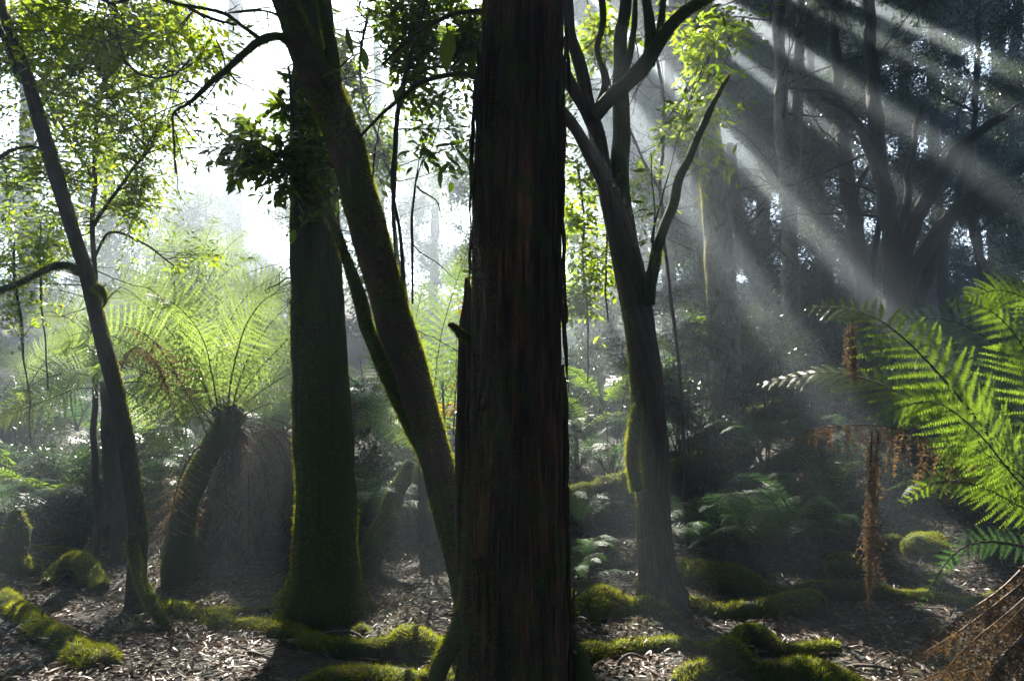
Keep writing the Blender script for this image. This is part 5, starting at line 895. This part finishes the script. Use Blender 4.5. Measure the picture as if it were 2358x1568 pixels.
mossy_log('fallen_log', 'thin mossy log lying behind the stump at the far left', 'log', [(50, 1262, 16, .8), (110, 1268, 20, .8), (180, 1278, 20, .8), (235, 1290, 14, .8)], 363)
mossy_log('fallen_log', 'upper thin mossy log behind the hummock at left', 'log', [(110, 1240, 16, .8), (180, 1246, 20, .8), (240, 1252, 20, .8), (290, 1256, 16, .8)], 364)
mossy_log('stump', 'broken mossy stump standing at the left edge', 'stump', [(34, 1310, 6.0, 74), (36, 1260, 6.0, 62), (34, 1210, 6.0, 52), (32, 1180, 6.0, 34)], 365, px=True, part='wood')
mossy_log('fallen_log', 'dark shattered mossy log behind the upright tree near the middle', 'log', [(830, 1330, 6.4, 60), (870, 1250, 6.6, 54), (905, 1160, 6.8, 46), (930, 1090, 7, 36), (940, 1060, 7, 16)], 366, px=True, dens=9000)
mossy_log('mossy_root', 'mossy buttress at the left foot of the centre trunk, sunlit yellow green', 'root', [(985, 1600, 3.7, 40), (1015, 1560, 3.62, 50), (1045, 1490, 3.6, 46), (1066, 1400, 3.6, 34), (1072, 1330, 3.62, 16)], 367, px=True, dens=40000)
mossy_log('mossy_root', 'mossy lump at the right foot of the centre trunk', 'root', [(1325, 1320, 3.75, 8), (1322, 1420, 3.7, 18), (1326, 1500, 3.65, 34), (1345, 1580, 3.6, 50)], 368, px=True, dens=40000)
for k, (a, b, wpx, lab) in enumerate([(2130, 1275, 100, 'rounded mossy boulder right of the dangling dead frond'), (2052, 1260, 56, 'smaller mossy boulder beside the dangling dead frond'), (1950, 1320, 90, 'low dark mossy mound behind the long log'), (60, 1320, 60, 'small moss mound beside the stump'), (830, 1460, 40, 'little moss patch among litter by the buttress')]):
    p = G(a, b); d = proj(p)[2]; r0 = wpx/2/F*d; t = thing('mossy_boulder', lab, 'boulder', p)
    u = np.linspace(0, np.pi, 26); v = np.linspace(0, 2*np.pi, 36, endpoint=False); U, Vv = np.meshgrid(u, v, indexing='ij'); S_ = np.stack([np.sin(U)*np.cos(Vv), np.sin(U)*np.sin(Vv), .8*np.cos(U)], -1)
    S_ = S_*(1+.28*fbm(S_*1.6, 3, k))[..., None]*r0+p+np.array((0, 0, r0*.25)); idx = np.arange(26*36).reshape(26, 36)
    Q = np.stack([idx[:-1], np.roll(idx[:-1], -1, 1), np.roll(idx[1:], -1, 1), idx[1:]], -1).reshape(-1, 4)[:, ::-1]; mb = MB(); mb.add(S_, Q); o = mb.obj('stone', M['root'], t)
    m2 = MB(); m2.add(*fuzz(S_.reshape(-1, 3), Q, 18000, .022, .002, np.random.default_rng(k), None)); m2.obj('moss', M['moss'], o, stuff=True, bark=False, smooth=False)

# fallen sticks
r_ = np.random.default_rng(61)
ST = [(1420, 1545, 1490, 1525, 'dark stick half buried between the root ridges'), (1950, 1540, 2110, 1555, 'bare branch piece lying across litter at bottom right'), (2040, 1500, 2180, 1590, 'pale stick leaning toward the dead fronds'), (2000, 1390, 2005, 1430, 'short twig stump by the tip of the dangling frond'), (720, 1475, 860, 1500, 'long stick on litter below the upright tree'), (560, 1510, 640, 1535, 'short stick in the litter at the lower left'), (160, 1200, 190, 1130, 'thin twig poking up behind the left logs'), (950, 1390, 1010, 1420, 'broken bark piece between the two trunks'), (1520, 1290, 1380, 1262, 'thin fallen stick in the mist left of the forked trunk'), (2080, 1330, 2160, 1260, 'bare grey twig in front of the mossy boulder'), (2060, 1270, 2250, 1330, 'forked bare twig under the boulder'), (460, 1320, 520, 1180, 'stalk leaning in the dark hollow'), (900, 1200, 940, 1120, 'leaning stalks behind the leaning tree'), (1910, 1300, 1840, 1280, 'pale stick under the small ferns')]
for k, (a, b, c, d, lab) in enumerate(ST):
    p = G(a, b, .012); q = G(c, d, .012) if abs(d-b) < 60 or k == 2 else W(c, d, proj(p)[2]+.1)
    m_ = (p+q)/2+np.array((0, 0, .02))+r_.normal(size=3)*.03; t = MB(); add_tube(t, tube([p, m_, q], [.011, .009, .004], 7, 24, bark_disp(0, 1, .004, k), .03, k))
    o = t.obj('stick', M['stick'], origin=tuple(p)); o['label'] = lab; o['category'] = 'stick'; o['group'] = 'sticks on the forest floor'

# leaf litter and moss on the floor
r_ = np.random.default_rng(71)
n = 46000; y = 2.2+7.5*r_.random(n)**1.5; x = (r_.random(n)*2-1)*(y*.82+.4); z = ground_h(x, y)
P = np.stack([x, y, z+.004+.018*r_.random(n)], -1); keep = fbm(P*1.3, 2, 55) < .42; P = P[keep]; n = len(P)
D = nrm(np.stack([r_.normal(size=n), r_.normal(size=n), .22*r_.normal(size=n)], -1)); N_ = nrm(np.array((0, 0, 1.))+r_.normal(size=(n, 3))*.38)
LEAF_CURL = (np.array([(0, 0, .0), (.35, .17, .07), (.35, 0, .02), (.35, -.17, .06), (.72, .13, .11), (.72, 0, .07), (.72, -.13, .1), (1, 0, .02)]), np.array([(0, 1, 2), (0, 2, 3), (1, 4, 5), (1, 5, 2), (2, 5, 6), (2, 6, 3), (4, 7, 5), (5, 7, 6)]))
near_ = P[:, 1] < 4.6
mb = MB(); mb.add(*leaves(P[near_], D[near_], N_[near_], .035+.05*r_.random(near_.sum()), LEAF_CURL, .9)); mb.add(*leaves(P[~near_], D[~near_], N_[~near_], .04+.055*r_.random((~near_).sum()), LEAF_MID, .8))
o = mb.obj('leaf_litter', M['litter'], stuff=True, bark=False, smooth=False); o['label'] = 'brown fallen leaves covering the forest floor'; o['category'] = 'leaf litter'
n = 3600; y = 2.2+8*r_.random(n)**1.4; x = (r_.random(n)*2-1)*(y*.82+.4); P = np.stack([x, y, ground_h(x, y)+.012+.02*r_.random(n)], -1); D = nrm(np.stack([r_.normal(size=n), r_.normal(size=n), .12*r_.normal(size=n)], -1))*(.04+.12*r_.random((n, 1))**2)
mb = MB(); mb.add(*mtube(np.stack([P-D, P+r_.normal(size=(n, 3))*.006, P+D], 1), np.array((.002, .0022, .001))[None].repeat(n, 0)*(.6+1.2*r_.random((n, 1))), 3)); o = mb.obj('litter_twigs', M['stick'], stuff=True, bark=False); o['label'] = 'small broken twigs scattered through the fallen leaves'; o['category'] = 'twigs'
# floor moss in patches
n = 110000; y = 2.4+7*r_.random(n)**1.5; x = (r_.random(n)*2-1)*(y*.8+.3); P = np.stack([x, y, ground_h(x, y)], -1); k = fbm(P*1.1, 3, 91) > .28; P = P[k]; n = len(P)
tip = P+nrm(np.array((0, 0, 1.))+.6*r_.normal(size=(n, 3)))*(.012+.022*r_.random((n, 1))); sd = nrm(np.cross(r_.normal(size=(n, 3)), (0, 0, 1.)))*.002
mb = MB(); mb.add(np.stack([P-sd, P+sd, tip], 1).reshape(-1, 3), np.arange(3*n).reshape(-1, 3)); o = mb.obj('floor_moss', M['moss'], stuff=True, bark=False, smooth=False); o['label'] = 'patches of green moss growing over the soil and litter'; o['category'] = 'moss'
n = 420; y = 2.4+6*r_.random(n)**1.3; x = (r_.random(n)*2-1)*(y*.8+.3); P = np.stack([x, y, ground_h(x, y)+.02+.02*r_.random(n)], -1)
mb = MB(); mb.add(*leaves(P, nrm(np.stack([r_.normal(size=n), r_.normal(size=n), .3*r_.normal(size=n)], -1)), nrm(np.array((0, 0, 1.))+r_.normal(size=(n, 3))*.5), (.06+.06*r_.random(n)), LEAF_CURL, .7)); o = mb.obj('large_litter', M['litter'], stuff=True, bark=False, smooth=False); o['label'] = 'larger curled dry leaves lying loose on the litter'; o['category'] = 'leaf litter'
# leaves caught on the buttress of the upright tree

# ------------------------------------------------------------------ haze
x0, x1, y0, y1, z0, z1 = -58, 58, -22, 90, -1.6, 31
mb = MB(); c = np.array([(x, y, z) for x in (x0, x1) for y in (y0, y1) for z in (z0, z1)], float)
mb.add(c, np.array([(0, 1, 3, 2), (4, 6, 7, 5), (0, 4, 5, 1), (2, 3, 7, 6), (0, 2, 6, 4), (1, 5, 7, 3)]))
m, t_, N, L = newmat('haze'); pv = N.new('ShaderNodeVolumePrincipled'); pv.inputs['Color'].default_value = (.76, .88, 1.0, 1); pv.inputs['Density'].default_value = HAZE_DENSITY; pv.inputs['Anisotropy'].default_value = HAZE_G
oo = N.new('ShaderNodeOutputMaterial'); L.new(pv.outputs[0], oo.inputs['Volume'])
o = mb.obj('haze', m, stuff=True, bark=False, smooth=False); o['label'] = 'morning mist filling the forest'; o['category'] = 'haze'
print('cut', NCUT, 'objects', len(bpy.data.objects), 'verts', sum(len(m.vertices) for m in bpy.data.meshes), 'tris', sum(len(m.loops)-2*len(m.polygons) for m in bpy.data.meshes))
